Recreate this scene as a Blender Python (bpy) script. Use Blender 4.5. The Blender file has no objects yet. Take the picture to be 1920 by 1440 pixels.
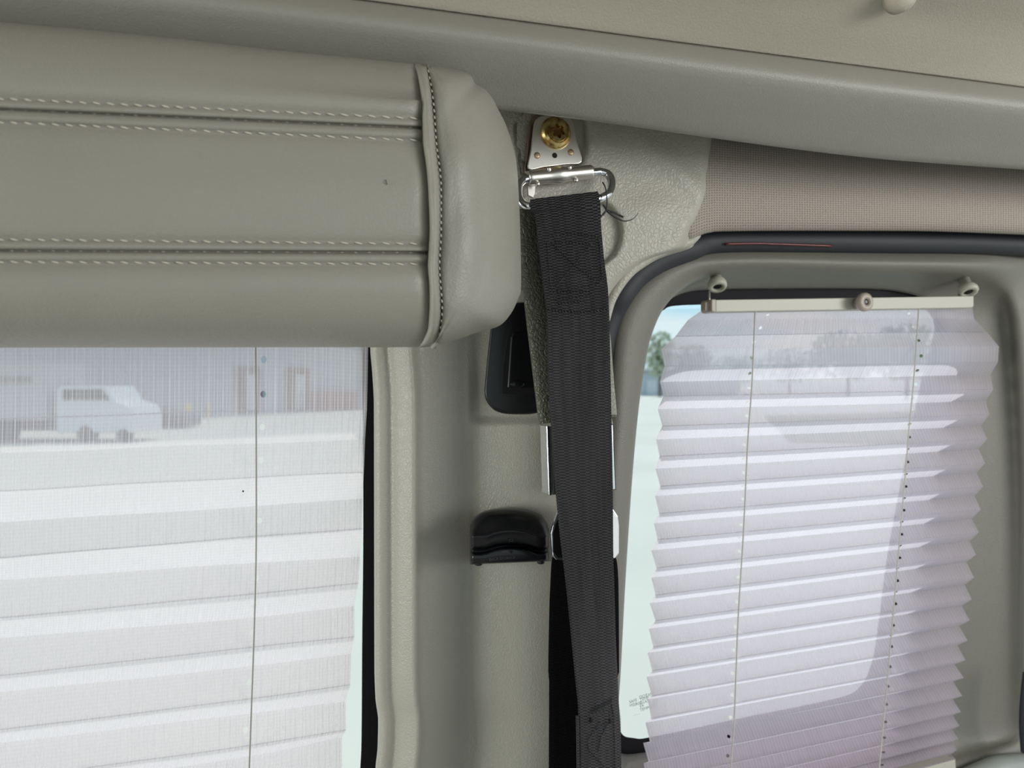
import bpy, bmesh, math, random
from mathutils import Vector, Matrix
from bisect import bisect_right

random.seed(7)
SC = bpy.context.scene
COL = SC.collection

# ------------------------------------------------------------------ camera, sky, sun, exposure
F = 26.0 / 36.0 * 1920.0                      # focal length in pixels
cam = bpy.data.cameras.new('camera')
cam.lens = 26.0; cam.sensor_width = 36.0; cam.clip_start = 0.02; cam.clip_end = 900
cam.dof.use_dof = True; cam.dof.focus_distance = 0.53; cam.dof.aperture_fstop = 9.5
camo = bpy.data.objects.new('camera', cam)
camo.rotation_euler = (math.pi / 2, 0, 0)
COL.objects.link(camo); SC.camera = camo
SC.view_settings.view_transform = 'Standard'
SC.view_settings.look = 'None'
SC.view_settings.gamma = 1.0
SC.view_settings.exposure = 0.0
SC.view_settings.use_curve_mapping = False
try:
    SC.cycles.max_bounces = 10; SC.cycles.transparent_max_bounces = 24
    SC.cycles.use_denoising = True
except Exception:
    pass

world = bpy.data.worlds.new('sky'); SC.world = world; world.use_nodes = True
wn = world.node_tree; wn.nodes.clear()
def wnode(t, **k):
    n = wn.nodes.new(t)
    for a, b in k.items(): setattr(n, a, b)
    return n
tc = wnode('ShaderNodeTexCoord'); sep = wnode('ShaderNodeSeparateXYZ')
grad = wnode('ShaderNodeValToRGB')
grad.color_ramp.elements[0].position = 0.46; grad.color_ramp.elements[0].color = (0.62, 0.60, 0.56, 1)
grad.color_ramp.elements[1].position = 0.50; grad.color_ramp.elements[1].color = (0.66, 0.87, 0.95, 1)
e = grad.color_ramp.elements.new(0.60); e.color = (0.42, 0.74, 0.95, 1)
e = grad.color_ramp.elements.new(0.95); e.color = (0.30, 0.52, 0.85, 1)
mr = wnode('ShaderNodeMapRange'); mr.inputs[1].default_value = -1; mr.inputs[2].default_value = 1
mp = wnode('ShaderNodeMapping'); mp.inputs['Scale'].default_value = (1, 1, 3.0)
cn = wnode('ShaderNodeTexNoise'); cn.inputs['Scale'].default_value = 3.2; cn.inputs['Detail'].default_value = 5
cr = wnode('ShaderNodeValToRGB'); cr.color_ramp.elements[0].position = 0.44; cr.color_ramp.elements[1].position = 0.66
mx = wnode('ShaderNodeMix', data_type='RGBA'); mx.inputs[7].default_value = (1.0, 0.99, 0.98, 1)
cm = wnode('ShaderNodeMath', operation='MULTIPLY'); cm2 = wnode('ShaderNodeMath', operation='GREATER_THAN'); cm2.inputs[1].default_value = 0.0
bg = wnode('ShaderNodeBackground'); bg.inputs['Strength'].default_value = 0.96
wo = wnode('ShaderNodeOutputWorld')
L = wn.links.new
L(tc.outputs['Generated'], sep.inputs[0]); L(sep.outputs['Z'], mr.inputs[0]); L(mr.outputs[0], grad.inputs[0])
L(tc.outputs['Generated'], mp.inputs[0]); L(mp.outputs[0], cn.inputs[0]); L(cn.outputs[0], cr.inputs[0])
L(sep.outputs['Z'], cm2.inputs[0]); L(cm2.outputs[0], cm.inputs[0]); L(cr.outputs[0], cm.inputs[1])
L(cm.outputs[0], mx.inputs[0]); L(grad.outputs[0], mx.inputs[6]); L(mx.outputs[2], bg.inputs[0]); L(bg.outputs[0], wo.inputs[0])

sun = bpy.data.lights.new('sun', 'SUN'); sun.energy = 2.0; sun.angle = 0.02; sun.color = (1, 0.97, 0.92)
suno = bpy.data.objects.new('sun', sun); COL.objects.link(suno)
suno.rotation_euler = Vector((0.22, -1.0, -1.75)).to_track_quat('-Z', 'Y').to_euler()

# area lamps added to light the cabin, with no windows built there
def area(name, loc, target, sx, sy, power, color):
    a = bpy.data.lights.new(name, 'AREA'); a.shape = 'RECTANGLE'; a.size = sx; a.size_y = sy
    a.energy = power; a.color = color
    o = bpy.data.objects.new(name, a); o.location = loc
    o.rotation_euler = (Vector(target) - Vector(loc)).to_track_quat('-Z', 'Y').to_euler()
    COL.objects.link(o); return o
area('right_key_light', (1.95, -0.55, 0.25), (0, 0.5, 0.05), 1.2, 0.8, 28.0, (1.0, 0.985, 0.95))  # added key from the right, in place of unseen windscreen light
area('left_fill_light', (-1.9, -0.50, -0.08), (-0.1, 0.55, 0.0), 0.9, 0.7, 27.0, (0.98, 1.0, 0.93))  # fill from the left, added to brighten the left-facing trim

# ------------------------------------------------------------------ placing helpers
K = 0.325                                      # the side wall recedes to the right by about 18 degrees
NRM = Vector((K, -1, 0)).normalized()          # towards the cabin
def WD(x, off, base=0.60): return (base - off) / (1 - K * (x - 960) / F)
def P(x, y, off):
    d = WD(x, off)
    return Vector(((x - 960) / F * d, d, (720 - y) / F * d))
def G(x, y, d): return Vector(((x - 960) / F * d, d, (720 - y) / F * d))

def itp(x, tab, smooth=True):
    xs = [t[0] for t in tab]
    n = len(tab)
    if x <= xs[0]:
        if n < 2: return tab[0][1]
        return tab[0][1]
    if x >= xs[-1]: return tab[-1][1]
    i = bisect_right(xs, x) - 1
    x0, x1 = xs[i], xs[i + 1]; y0, y1 = tab[i][1], tab[i + 1][1]
    t = (x - x0) / (x1 - x0)
    if not smooth: return y0 + (y1 - y0) * t
    h = x1 - x0
    d = (y1 - y0) / h
    def slope(k):                              # monotone cubic slopes
        if k <= 0 or k >= n - 1: return None
        a = (tab[k][1] - tab[k - 1][1]) / (xs[k] - xs[k - 1]); b = (tab[k + 1][1] - tab[k][1]) / (xs[k + 1] - xs[k])
        if a * b <= 0: return 0.0
        return 2 * a * b / (a + b)
    m0 = slope(i); m1 = slope(i + 1)
    if m0 is None: m0 = d
    if m1 is None: m1 = d
    t2 = t * t; t3 = t2 * t
    return y0 * (2 * t3 - 3 * t2 + 1) + m0 * h * (t3 - 2 * t2 + t) + y1 * (3 * t2 - 2 * t3) + m1 * h * (t3 - t2)
def lin(x, tab):
    """linear table with extrapolation"""
    if x <= tab[0][0]: a, b = tab[0], tab[1]
    elif x >= tab[-1][0]: a, b = tab[-2], tab[-1]
    else:
        i = bisect_right([t[0] for t in tab], x) - 1; a, b = tab[i], tab[i + 1]
    return a[1] + (b[1] - a[1]) * (x - a[0]) / (b[0] - a[0])
def sstep(a, b, x):
    t = max(0.0, min(1.0, (x - a) / (b - a))); return t * t * (3 - 2 * t)
def lerp(a, b, t): return a + (b - a) * t
def cr_path(pts, n=6, closed=False):
    out = []; m = len(pts)
    rng = range(m if closed else m - 1)
    for i in rng:
        if closed: p0, p1, p2, p3 = pts[(i - 1) % m], pts[i], pts[(i + 1) % m], pts[(i + 2) % m]
        else: p0, p1, p2, p3 = pts[max(i - 1, 0)], pts[i], pts[i + 1], pts[min(i + 2, m - 1)]
        for k in range(n):
            t = k / n
            out.append(tuple(0.5 * ((2 * b) + (-a + c) * t + (2 * a - 5 * b + 4 * c - d) * t * t + (-a + 3 * b - 3 * c + d) * t ** 3)
                             for a, b, c, d in zip(p0, p1, p2, p3)))
    if not closed: out.append(tuple(pts[-1]))
    return out

# ------------------------------------------------------------------ object helpers
def tag(o, label=None, cat=None, group=None, kind=None):
    if label: o['label'] = label
    if cat: o['category'] = cat
    if group: o['group'] = group
    if kind: o['kind'] = kind
    return o
def empty(name, loc):
    o = bpy.data.objects.new(name, None); o.location = loc; o.empty_display_size = 0.02
    COL.objects.link(o); return o
def wloc(o):
    v = Vector((0, 0, 0))
    while o is not None: v = v + o.location; o = o.parent
    return v
def obj(name, verts, faces, mat, parent=None, smooth=True, uvs=None, solid=0.0, bevel=0.0, face_cam=False, weld=False):
    """one mesh object; verts in world space; origin at its own centre (top level) or its parent's"""
    me = bpy.data.meshes.new(name)
    if parent is None:
        c = Vector((0, 0, 0))
        for v in verts: c += Vector(v)
        c = c / max(len(verts), 1)
    else: c = wloc(parent)
    me.from_pydata([tuple(Vector(v) - c) for v in verts], [], faces)
    if uvs:
        uvl = me.uv_layers.new(name='UVMap')
        for l in me.loops: uvl.data[l.index].uv = uvs[l.vertex_index]
    me.validate(); me.update()
    if face_cam:                                # turn the sheet so that it faces the cabin
        s = 0.0
        for p in me.polygons: s += p.normal.dot(-(p.center + c)) * p.area
        if s < 0:
            bm = bmesh.new(); bm.from_mesh(me); bmesh.ops.reverse_faces(bm, faces=bm.faces); bm.to_mesh(me); bm.free()
    elif not uvs or weld:
        bm = bmesh.new(); bm.from_mesh(me); bmesh.ops.recalc_face_normals(bm, faces=bm.faces); bm.to_mesh(me); bm.free()
    if smooth:
        for p in me.polygons: p.use_smooth = True
    me.materials.append(mat)
    o = bpy.data.objects.new(name, me); COL.objects.link(o)
    if parent is None: o.location = c
    else: o.parent = parent
    if solid:
        m = o.modifiers.new('thickness', 'SOLIDIFY'); m.thickness = solid; m.offset = -1
    if bevel:
        m = o.modifiers.new('bevel', 'BEVEL'); m.width = bevel; m.segments = 3; m.limit_method = 'ANGLE'
    return o
def grid(name, nu, nv, fn, mat, parent=None, solid=0.0, smooth=True, uvfn=None, closed_v=False, face_cam=True):
    """fn(i, j) -> world point; i across, j down"""
    V = [fn(i, j) for j in range(nv) for i in range(nu)]
    Fc = []
    for j in range(nv - 1 + (1 if closed_v else 0)):
        for i in range(nu - 1):
            a = j * nu + i; j2 = (j + 1) % nv
            Fc.append((a, a + 1, j2 * nu + i + 1, j2 * nu + i))
    uv = [uvfn(i, j) for j in range(nv) for i in range(nu)] if uvfn else None
    return obj(name, V, Fc, mat, parent, smooth, uv, solid, face_cam=face_cam)
class MB:
    def __init__(s): s.v = []; s.f = []
    def add(s, v, f):
        b = len(s.v); s.v += [Vector(p) for p in v]; s.f += [tuple(b + i for i in q) for q in f]
    def box(s, c, sx, sy, sz, rot=None):
        R = rot or Matrix.Identity(3); c = Vector(c)
        v = [c + R @ Vector((x * sx / 2, y * sy / 2, z * sz / 2)) for x in (-1, 1) for y in (-1, 1) for z in (-1, 1)]
        s.add(v, [(0, 1, 3, 2), (4, 6, 7, 5), (0, 4, 5, 1), (2, 3, 7, 6), (0, 2, 6, 4), (1, 5, 7, 3)])
    def tube(s, pts, r, n=10, closed=False, cap=True):
        pts = [Vector(p) for p in pts]; m = len(pts); rings = []
        if not hasattr(r, '__len__'): r = [r] * m
        up = None
        for i in range(m):
            if closed: t = pts[(i + 1) % m] - pts[i - 1]
            else: t = pts[min(i + 1, m - 1)] - pts[max(i - 1, 0)]
            t.normalize()
            if up is None: up = t.orthogonal()
            up = (up - t * up.dot(t)).normalized(); w = t.cross(up)
            rings.append([pts[i] + (up * math.cos(a) + w * math.sin(a)) * r[i] for a in [2 * math.pi * k / n for k in range(n)]])
        v = [p for q in rings for p in q]; f = []
        for i in range(m if closed else m - 1):
            for k in range(n):
                f.append((i * n + k, i * n + (k + 1) % n, ((i + 1) % m) * n + (k + 1) % n, ((i + 1) % m) * n + k))
        if cap and not closed: f.append(tuple(range(n))[::-1]); f.append(tuple((m - 1) * n + k for k in range(n)))
        s.add(v, f)
    def lathe(s, c, axis, prof, n=32, lobe=None):
        """prof: (radius, height) ; lobe: (index set, count, depth) gives a star section"""
        axis = Vector(axis).normalized(); e1 = axis.orthogonal().normalized(); e2 = axis.cross(e1); c = Vector(c)
        v = []; f = []
        for q, (r, h) in enumerate(prof):
            for k in range(n):
                a = 2 * math.pi * k / n; rr = r
                if lobe and q in lobe[0]: rr = r * (1 - lobe[2] * (0.5 - 0.5 * math.cos(lobe[1] * a)))
                v.append(c + (e1 * math.cos(a) + e2 * math.sin(a)) * rr + axis * h)
        for q in range(len(prof) - 1):
            for k in range(n): f.append((q * n + k, q * n + (k + 1) % n, (q + 1) * n + (k + 1) % n, (q + 1) * n + k))
        f.append(tuple(range(n))[::-1]); f.append(tuple((len(prof) - 1) * n + k for k in range(n)))
        s.add(v, f)
    def prism(s, poly, offa, offb):
        """pixel outline extruded between two wall offsets"""
        n = len(poly)
        A = [P(x, y, offa) for x, y in poly]
        B = [a + NRM * (offb - offa) for a in A]
        s.add(A + B, [tuple(range(n)), tuple(range(2 * n - 1, n - 1, -1))] + [(i, (i + 1) % n, n + (i + 1) % n, n + i) for i in range(n)])
    def build(s, name, mat, parent=None, smooth=False, bevel=0.0, uvs=None):
        return obj(name, s.v, s.f, mat, parent, smooth, uvs, bevel=bevel)

# ------------------------------------------------------------------ materials
def mat(name, color, rough=0.5, metal=0.0, spec=0.5):
    m = bpy.data.materials.new(name); m.use_nodes = True
    b = m.node_tree.nodes['Principled BSDF']
    b.inputs['Base Color'].default_value = (*color, 1); b.inputs['Roughness'].default_value = rough
    b.inputs['Metallic'].default_value = metal; b.inputs['Specular IOR Level'].default_value = spec
    return m, m.node_tree, b
def nd(nt, t, **k):
    n = nt.nodes.new(t)
    for a, b in k.items(): setattr(n, a, b)
    return n
def vinyl(name, color, grain=420.0, strength=0.25, rough=0.48, var=0.05, dist=0.0010):
    m, nt, b = mat(name, color, rough)
    t = nd(nt, 'ShaderNodeTexCoord'); L = nt.links.new
    n0 = nd(nt, 'ShaderNodeTexNoise'); n0.inputs['Scale'].default_value = grain * 0.25; n0.inputs['Detail'].default_value = 2
    add = nd(nt, 'ShaderNodeVectorMath', operation='MULTIPLY_ADD'); add.inputs[1].default_value = (0.006, 0.006, 0.006)
    v = nd(nt, 'ShaderNodeTexVoronoi', feature='DISTANCE_TO_EDGE'); v.inputs['Scale'].default_value = grain
    n1 = nd(nt, 'ShaderNodeTexNoise'); n1.inputs['Scale'].default_value = grain * 1.3; n1.inputs['Detail'].default_value = 3
    r = nd(nt, 'ShaderNodeValToRGB'); r.color_ramp.elements[1].position = 0.22
    mul = nd(nt, 'ShaderNodeMath', operation='MULTIPLY_ADD'); mul.inputs[1].default_value = 0.7
    bp = nd(nt, 'ShaderNodeBump'); bp.inputs['Strength'].default_value = strength; bp.inputs['Distance'].default_value = dist
    L(t.outputs['Object'], n0.inputs[0]); L(n0.outputs['Color'], add.inputs[0]); L(t.outputs['Object'], add.inputs[2])
    L(add.outputs[0], v.inputs[0]); L(t.outputs['Object'], n1.inputs[0]); L(v.outputs[0], r.inputs[0])
    L(r.outputs[0], mul.inputs[0]); L(n1.outputs[0], mul.inputs[2]); L(mul.outputs[0], bp.inputs['Height'])
    L(bp.outputs[0], b.inputs['Normal'])
    n2 = nd(nt, 'ShaderNodeTexNoise'); n2.inputs['Scale'].default_value = 9; n2.inputs['Detail'].default_value = 4
    mc = nd(nt, 'ShaderNodeMix', data_type='RGBA')
    mc.inputs[6].default_value = (*[c * (1 - var) for c in color], 1); mc.inputs[7].default_value = (*[min(1, c * (1 + var)) for c in color], 1)
    L(t.outputs['Object'], n2.inputs[0]); L(n2.outputs[0], mc.inputs[0]); L(mc.outputs[2], b.inputs['Base Color'])
    return m
M = {}
M['cushion'] = vinyl('cushion_vinyl', (0.300, 0.285, 0.245), 380, 0.16, 0.45)
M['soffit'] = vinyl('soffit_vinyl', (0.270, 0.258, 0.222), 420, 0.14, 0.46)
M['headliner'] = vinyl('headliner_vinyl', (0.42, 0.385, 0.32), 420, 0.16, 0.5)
M['cap'] = vinyl('cap_vinyl', (0.44, 0.415, 0.355), 300, 0.38, 0.40, dist=.0008)
M['pillar'] = vinyl('pillar_plastic', (0.37, 0.352, 0.30), 430, 0.22, 0.42)
M['door'] = vinyl('door_plastic', (0.175, 0.168, 0.142), 520, 0.2, 0.48)
M['sleeve'] = vinyl('sleeve_plastic', (0.10, 0.10, 0.072), 330, 0.7, 0.38)
M['sill'] = vinyl('sill_plastic', (0.30, 0.32, 0.30), 420, 0.15, 0.5)
M['rubber'] = mat('rubber', (0.022, 0.024, 0.029), 0.62)[0]
M['black'] = vinyl('black_plastic', (0.010, 0.010, 0.011), 900, 0.10, 0.38)
M['black_soft'] = mat('black_smooth_plastic', (0.011, 0.011, 0.013), 0.22, 0, 0.32)[0]
M['frit'] = mat('black_ceramic', (0.012, 0.011, 0.014), 0.7, 0, 0.2)[0]
M['chrome'] = mat('chrome', (0.75, 0.77, 0.80), 0.10, 1.0)[0]
M['steel'] = mat('brushed_steel', (0.82, 0.79, 0.73), 0.33, 1.0)[0]
M['bronze'] = mat('bronzed_steel', (0.42, 0.32, 0.24), 0.32, 1.0)[0]
M['cream'] = mat('cream_plastic', (0.47, 0.455, 0.385), 0.4)[0]
M['tan'] = mat('tan_plastic', (0.42, 0.36, 0.30), 0.4)[0]
M['thread'] = mat('cream_thread', (0.62, 0.58, 0.48), 0.8)[0]
M['dark_thread'] = mat('black_thread', (0.035, 0.035, 0.038), 0.6)[0]
M['cord'] = mat('grey_cord', (0.30, 0.29, 0.27), 0.7)[0]
M['cord_pale'] = mat('pale_cord', (0.55, 0.52, 0.48), 0.7)[0]
M['red'] = mat('dark_red_paint', (0.12, 0.01, 0.012), 0.25)[0]
M['skin'] = mat('body_sheet_metal', (0.05, 0.05, 0.05), 0.6)[0]
M['socket'] = mat('socket_shade_orange', (0.20, 0.10, 0.03), 0.4, 0.8)[0]  # darkness of the bolt recess put into the colour of an orange insert
M['spot'] = mat('weld_spot', (0.45, 0.33, 0.22), 0.4, 0.8)[0]
M['void'] = mat('dark_hole', (0.004, 0.004, 0.004), 0.8)[0]
# yellow zinc bolt
m, nt, b = mat('yellow_zinc', (0.62, 0.42, 0.12), 0.26, 1.0); M['zinc'] = m
t = nd(nt, 'ShaderNodeTexCoord'); n = nd(nt, 'ShaderNodeTexNoise'); n.inputs['Scale'].default_value = 160
r = nd(nt, 'ShaderNodeValToRGB'); r.color_ramp.elements[0].position = .35; r.color_ramp.elements[0].color = (0.34, 0.19, 0.05, 1)
r.color_ramp.elements[1].position = .62; r.color_ramp.elements[1].color = (0.78, 0.62, 0.28, 1)
nt.links.new(t.outputs['Object'], n.inputs[0]); nt.links.new(n.outputs[0], r.inputs[0]); nt.links.new(r.outputs[0], b.inputs['Base Color'])
# knitted header cloth with rows of tiny holes
m, nt, b = mat('knit_cloth', (0.40, 0.355, 0.31), 0.9, 0, 0.2); M['knit'] = m
t = nd(nt, 'ShaderNodeTexCoord'); mpn = nd(nt, 'ShaderNodeMapping'); mpn.inputs['Rotation'].default_value = (0, 0, 0)
v = nd(nt, 'ShaderNodeTexVoronoi'); v.inputs['Scale'].default_value = 440; v.inputs['Randomness'].default_value = 0.12
r = nd(nt, 'ShaderNodeValToRGB'); r.color_ramp.elements[0].position = 0.16; r.color_ramp.elements[0].color = (0.20, 0.175, 0.15, 1)
r.color_ramp.elements[1].position = 0.36; r.color_ramp.elements[1].color = (0.42, 0.375, 0.325, 1)
bp = nd(nt, 'ShaderNodeBump'); bp.inputs['Strength'].default_value = 0.5; bp.inputs['Distance'].default_value = 0.0006
nt.links.new(t.outputs['UV'], mpn.inputs[0]); nt.links.new(mpn.outputs[0], v.inputs[0]); nt.links.new(v.outputs['Distance'], r.inputs[0])
nt.links.new(r.outputs[0], b.inputs['Base Color']); nt.links.new(r.outputs[0], bp.inputs['Height']); nt.links.new(bp.outputs[0], b.inputs['Normal'])

def webbing(name, dark, light, rough=0.42):
    """UV in metres: u across, v along"""
    m, nt, b = mat(name, dark, rough, 0, 0.5); L = nt.links.new
    t = nd(nt, 'ShaderNodeTexCoord'); s = nd(nt, 'ShaderNodeSeparateXYZ'); L(t.outputs['UV'], s.inputs[0])
    def mth(op, a, bb=None, c=None):
        n = nd(nt, 'ShaderNodeMath', operation=op)
        for i, q in enumerate((a, bb, c)):
            if q is None: continue
            if isinstance(q, (int, float)): n.inputs[i].default_value = q
            else: L(q, n.inputs[i])
        return n.outputs[0]
    u, v = s.outputs[0], s.outputs[1]
    lane = mth('SINE', mth('MULTIPLY', u, 2 * math.pi / 0.0085))
    shift = mth('MULTIPLY', mth('GREATER_THAN', lane, 0.35), math.pi)
    rib = mth('SINE', mth('ADD', mth('MULTIPLY', v, 2 * math.pi / 0.0021), shift))
    yarn = mth('SINE', mth('MULTIPLY', u, 2 * math.pi / 0.0007))
    h = mth('ADD', mth('MULTIPLY', rib, 0.8), mth('MULTIPLY', yarn, 0.3))
    nz = nd(nt, 'ShaderNodeTexNoise'); nz.inputs['Scale'].default_value = 900; L(t.outputs['UV'], nz.inputs[0])
    st = nd(nt, 'ShaderNodeMapping'); st.inputs['Scale'].default_value = (220, 14, 1); L(t.outputs['UV'], st.inputs[0])
    n2 = nd(nt, 'ShaderNodeTexNoise'); n2.inputs['Scale'].default_value = 1.0; n2.inputs['Detail'].default_value = 3; L(st.outputs[0], n2.inputs[0])
    hh = mth('ADD', h, mth('MULTIPLY', nz.outputs[0], 0.9))
    bp = nd(nt, 'ShaderNodeBump'); bp.inputs['Strength'].default_value = 1.0; bp.inputs['Distance'].default_value = 0.0009
    L(hh, bp.inputs['Height']); L(bp.outputs[0], b.inputs['Normal'])
    f = mth('MULTIPLY', mth('POWER', mth('ADD', mth('MULTIPLY', rib, 0.5), 0.5), 1.6), mth('MULTIPLY', n2.outputs[0], 1.7))
    mc = nd(nt, 'ShaderNodeMix', data_type='RGBA'); mc.inputs[6].default_value = (*dark, 1); mc.inputs[7].default_value = (*light, 1)
    L(f, mc.inputs[0]); L(mc.outputs[2], b.inputs['Base Color'])
    return m
M['web'] = webbing('black_webbing', (0.007, 0.007, 0.008), (0.098, 0.092, 0.098))
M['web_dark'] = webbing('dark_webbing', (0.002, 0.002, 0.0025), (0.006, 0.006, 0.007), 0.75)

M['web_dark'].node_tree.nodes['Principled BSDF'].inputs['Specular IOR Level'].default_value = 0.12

def blind(name, su, sv, base_t, amp, holes, hole_r, col=(0.80, 0.775, 0.83), tl_share=0.72, parity=1.0, stripe=0.0):
    """pleated translucent cloth. UV: u metres across, v = pleat number + fraction"""
    m = bpy.data.materials.new(name); m.use_nodes = True; nt = m.node_tree; nt.nodes.clear(); L = nt.links.new
    t = nd(nt, 'ShaderNodeTexCoord'); s = nd(nt, 'ShaderNodeSeparateXYZ'); L(t.outputs['UV'], s.inputs[0])
    def mth(op, a, bb=None, c=None, clamp=False):
        n = nd(nt, 'ShaderNodeMath', operation=op); n.use_clamp = clamp
        for i, q in enumerate((a, bb, c)):
            if q is None: continue
            if isinstance(q, (int, float)): n.inputs[i].default_value = q
            else: L(q, n.inputs[i])
        return n.outputs[0]
    u, v = s.outputs[0], s.outputs[1]
    mp1 = nd(nt, 'ShaderNodeMapping'); mp1.inputs['Scale'].default_value = (su, sv * .25, 1); L(t.outputs['UV'], mp1.inputs[0])
    n1 = nd(nt, 'ShaderNodeTexNoise'); n1.inputs['Scale'].default_value = 1; n1.inputs['Detail'].default_value = 3; n1.inputs['Roughness'].default_value = 0.75
    L(mp1.outputs[0], n1.inputs[0])
    mp2 = nd(nt, 'ShaderNodeMapping'); mp2.inputs['Scale'].default_value = (su * 2.2, 26, 1); L(t.outputs['UV'], mp2.inputs[0])
    n2 = nd(nt, 'ShaderNodeTexNoise'); n2.inputs['Scale'].default_value = 1; n2.inputs['Detail'].default_value = 1
    L(mp2.outputs[0], n2.inputs[0])
    yarn = mth('SINE', mth('ADD', mth('MULTIPLY', u, 2 * math.pi * su / 1.45), mth('MULTIPLY', n1.outputs[0], 5.0)))
    pick = mth('SINE', mth('MULTIPLY', v, 2 * math.pi * 9.0))
    weave = mth('ADD', mth('MULTIPLY', mth('SUBTRACT', n1.outputs[0], 0.5), amp * 1.1), mth('MULTIPLY', mth('SUBTRACT', n2.outputs[0], 0.5), amp * 0.5))
    weave = mth('ADD', weave, mth('ADD', mth('MULTIPLY', yarn, amp * .28), mth('MULTIPLY', pick, amp * .10)))
    if stripe:
        wide = mth('SINE', mth('ADD', mth('MULTIPLY', u, 2 * math.pi / 0.0042), mth('ADD', mth('MULTIPLY', mth('SINE', mth('MULTIPLY', u, 2 * math.pi / .0313)), 1.7), mth('MULTIPLY', mth('SINE', mth('MULTIPLY', u, 2 * math.pi / .0117)), 1.1))))
        weave = mth('SUBTRACT', weave, mth('MULTIPLY', mth('POWER', mth('MAXIMUM', wide, 0.0), 5.0), stripe))
    fr = mth('FRACT', v)
    edge = mth('MINIMUM', fr, mth('SUBTRACT', 1.0, fr))
    fold = mth('ABSOLUTE', mth('SUBTRACT', mth('MODULO', mth('ADD', v, 1.0 - parity), 2.0), 1.0))
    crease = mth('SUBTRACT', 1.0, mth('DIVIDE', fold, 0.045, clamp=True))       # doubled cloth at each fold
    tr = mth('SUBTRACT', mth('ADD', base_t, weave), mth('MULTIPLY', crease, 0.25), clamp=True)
    hole = None
    for (hu, dv) in holes:
        du = mth('DIVIDE', mth('SUBTRACT', u, hu), hole_r)
        dv_ = mth('DIVIDE', mth('SUBTRACT', fr, dv), 0.10)
        d2 = mth('ADD', mth('MULTIPLY', du, du), mth('MULTIPLY', dv_, dv_))
        hmask = mth('LESS_THAN', d2, 1.0)
        hole = hmask if hole is None else mth('MAXIMUM', hole, hmask)
    fac = mth('MAXIMUM', tr, hole) if hole is not None else tr
    tp = nd(nt, 'ShaderNodeBsdfTransparent'); tp.inputs[0].default_value = (1, 0.958, 0.948, 1)
    df = nd(nt, 'ShaderNodeBsdfDiffuse'); df.inputs[0].default_value = (*col, 1)
    tl = nd(nt, 'ShaderNodeBsdfTranslucent'); tl.inputs[0].default_value = (*col, 1)
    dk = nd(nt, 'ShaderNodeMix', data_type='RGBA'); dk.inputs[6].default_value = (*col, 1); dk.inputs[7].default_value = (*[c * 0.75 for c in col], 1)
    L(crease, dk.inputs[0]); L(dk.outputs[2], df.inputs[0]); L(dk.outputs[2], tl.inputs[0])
    m1 = nd(nt, 'ShaderNodeMixShader'); m1.inputs[0].default_value = tl_share
    m2 = nd(nt, 'ShaderNodeMixShader'); o = nd(nt, 'ShaderNodeOutputMaterial')
    L(df.outputs[0], m1.inputs[1]); L(tl.outputs[0], m1.inputs[2])
    L(fac, m2.inputs[0]); L(m1.outputs[0], m2.inputs[1]); L(tp.outputs[0], m2.inputs[2]); L(m2.outputs[0], o.inputs[0])
    return m
def glass(name, tint):
    m = bpy.data.materials.new(name); m.use_nodes = True; nt = m.node_tree; nt.nodes.clear(); L = nt.links.new
    tp = nd(nt, 'ShaderNodeBsdfTransparent'); tp.inputs[0].default_value = (*tint, 1)
    gl = nd(nt, 'ShaderNodeBsdfGlossy'); gl.inputs['Roughness'].default_value = 0.02
    fz = nd(nt, 'ShaderNodeFresnel'); gm = nd(nt, 'ShaderNodeNewGeometry'); io = nd(nt, 'ShaderNodeMapRange'); io.inputs[3].default_value = 1.45; io.inputs[4].default_value = 1 / 1.45
    L(gm.outputs['Backfacing'], io.inputs[0]); L(io.outputs[0], fz.inputs[0])
    mxs = nd(nt, 'ShaderNodeMixShader'); o = nd(nt, 'ShaderNodeOutputMaterial')
    sc_ = nd(nt, 'ShaderNodeMath', operation='MULTIPLY'); sc_.inputs[1].default_value = 0.35
    L(fz.outputs[0], sc_.inputs[0]); L(sc_.outputs[0], mxs.inputs[0]); L(tp.outputs[0], mxs.inputs[1]); L(gl.outputs[0], mxs.inputs[2]); L(mxs.outputs[0], o.inputs[0])
    return m
M['glass'] = glass('tinted_glass', (0.955, 0.99, 0.965))

# ================================================================== THE SETTING
# ---- overhead soffit band
SEAM = [(-900, -160), (0, -78), (400, -35), (660, -2), (960, 38), (1260, 78), (1560, 117), (1920, 164), (2900, 300)]
LOW = [(-900, 20), (0, 118), (500, 162), (960, 209), (1095, 225), (1350, 261), (1540, 286), (1660, 299), (1790, 309), (1920, 318), (2900, 390)]
XS = [-900, -600, -300, -100] + list(range(0, 1921, 60)) + [2050, 2300, 2600, 2900]
bandrows = [(0.0, .1375), (0.02, .1400), (0.06, .1425), (0.12, .146), (0.19, .1475), (0.27, .146), (0.36, .142), (0.5, .1345), (0.65, .1255), (0.8, .1165), (0.93, .1085), (0.985, .104), (1.0, .099), (1.0, .090), (0.97, .07), (0.9, .03), (0.85, 0.0)]
def band(i, j):
    x = XS[i]; t, off = bandrows[j]
    return P(x, lerp(itp(x, SEAM), itp(x, LOW), t), off)
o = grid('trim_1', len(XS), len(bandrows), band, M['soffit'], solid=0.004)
tag(o, 'long rolled grey vinyl soffit band running across above the belt anchor', kind='structure')
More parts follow.
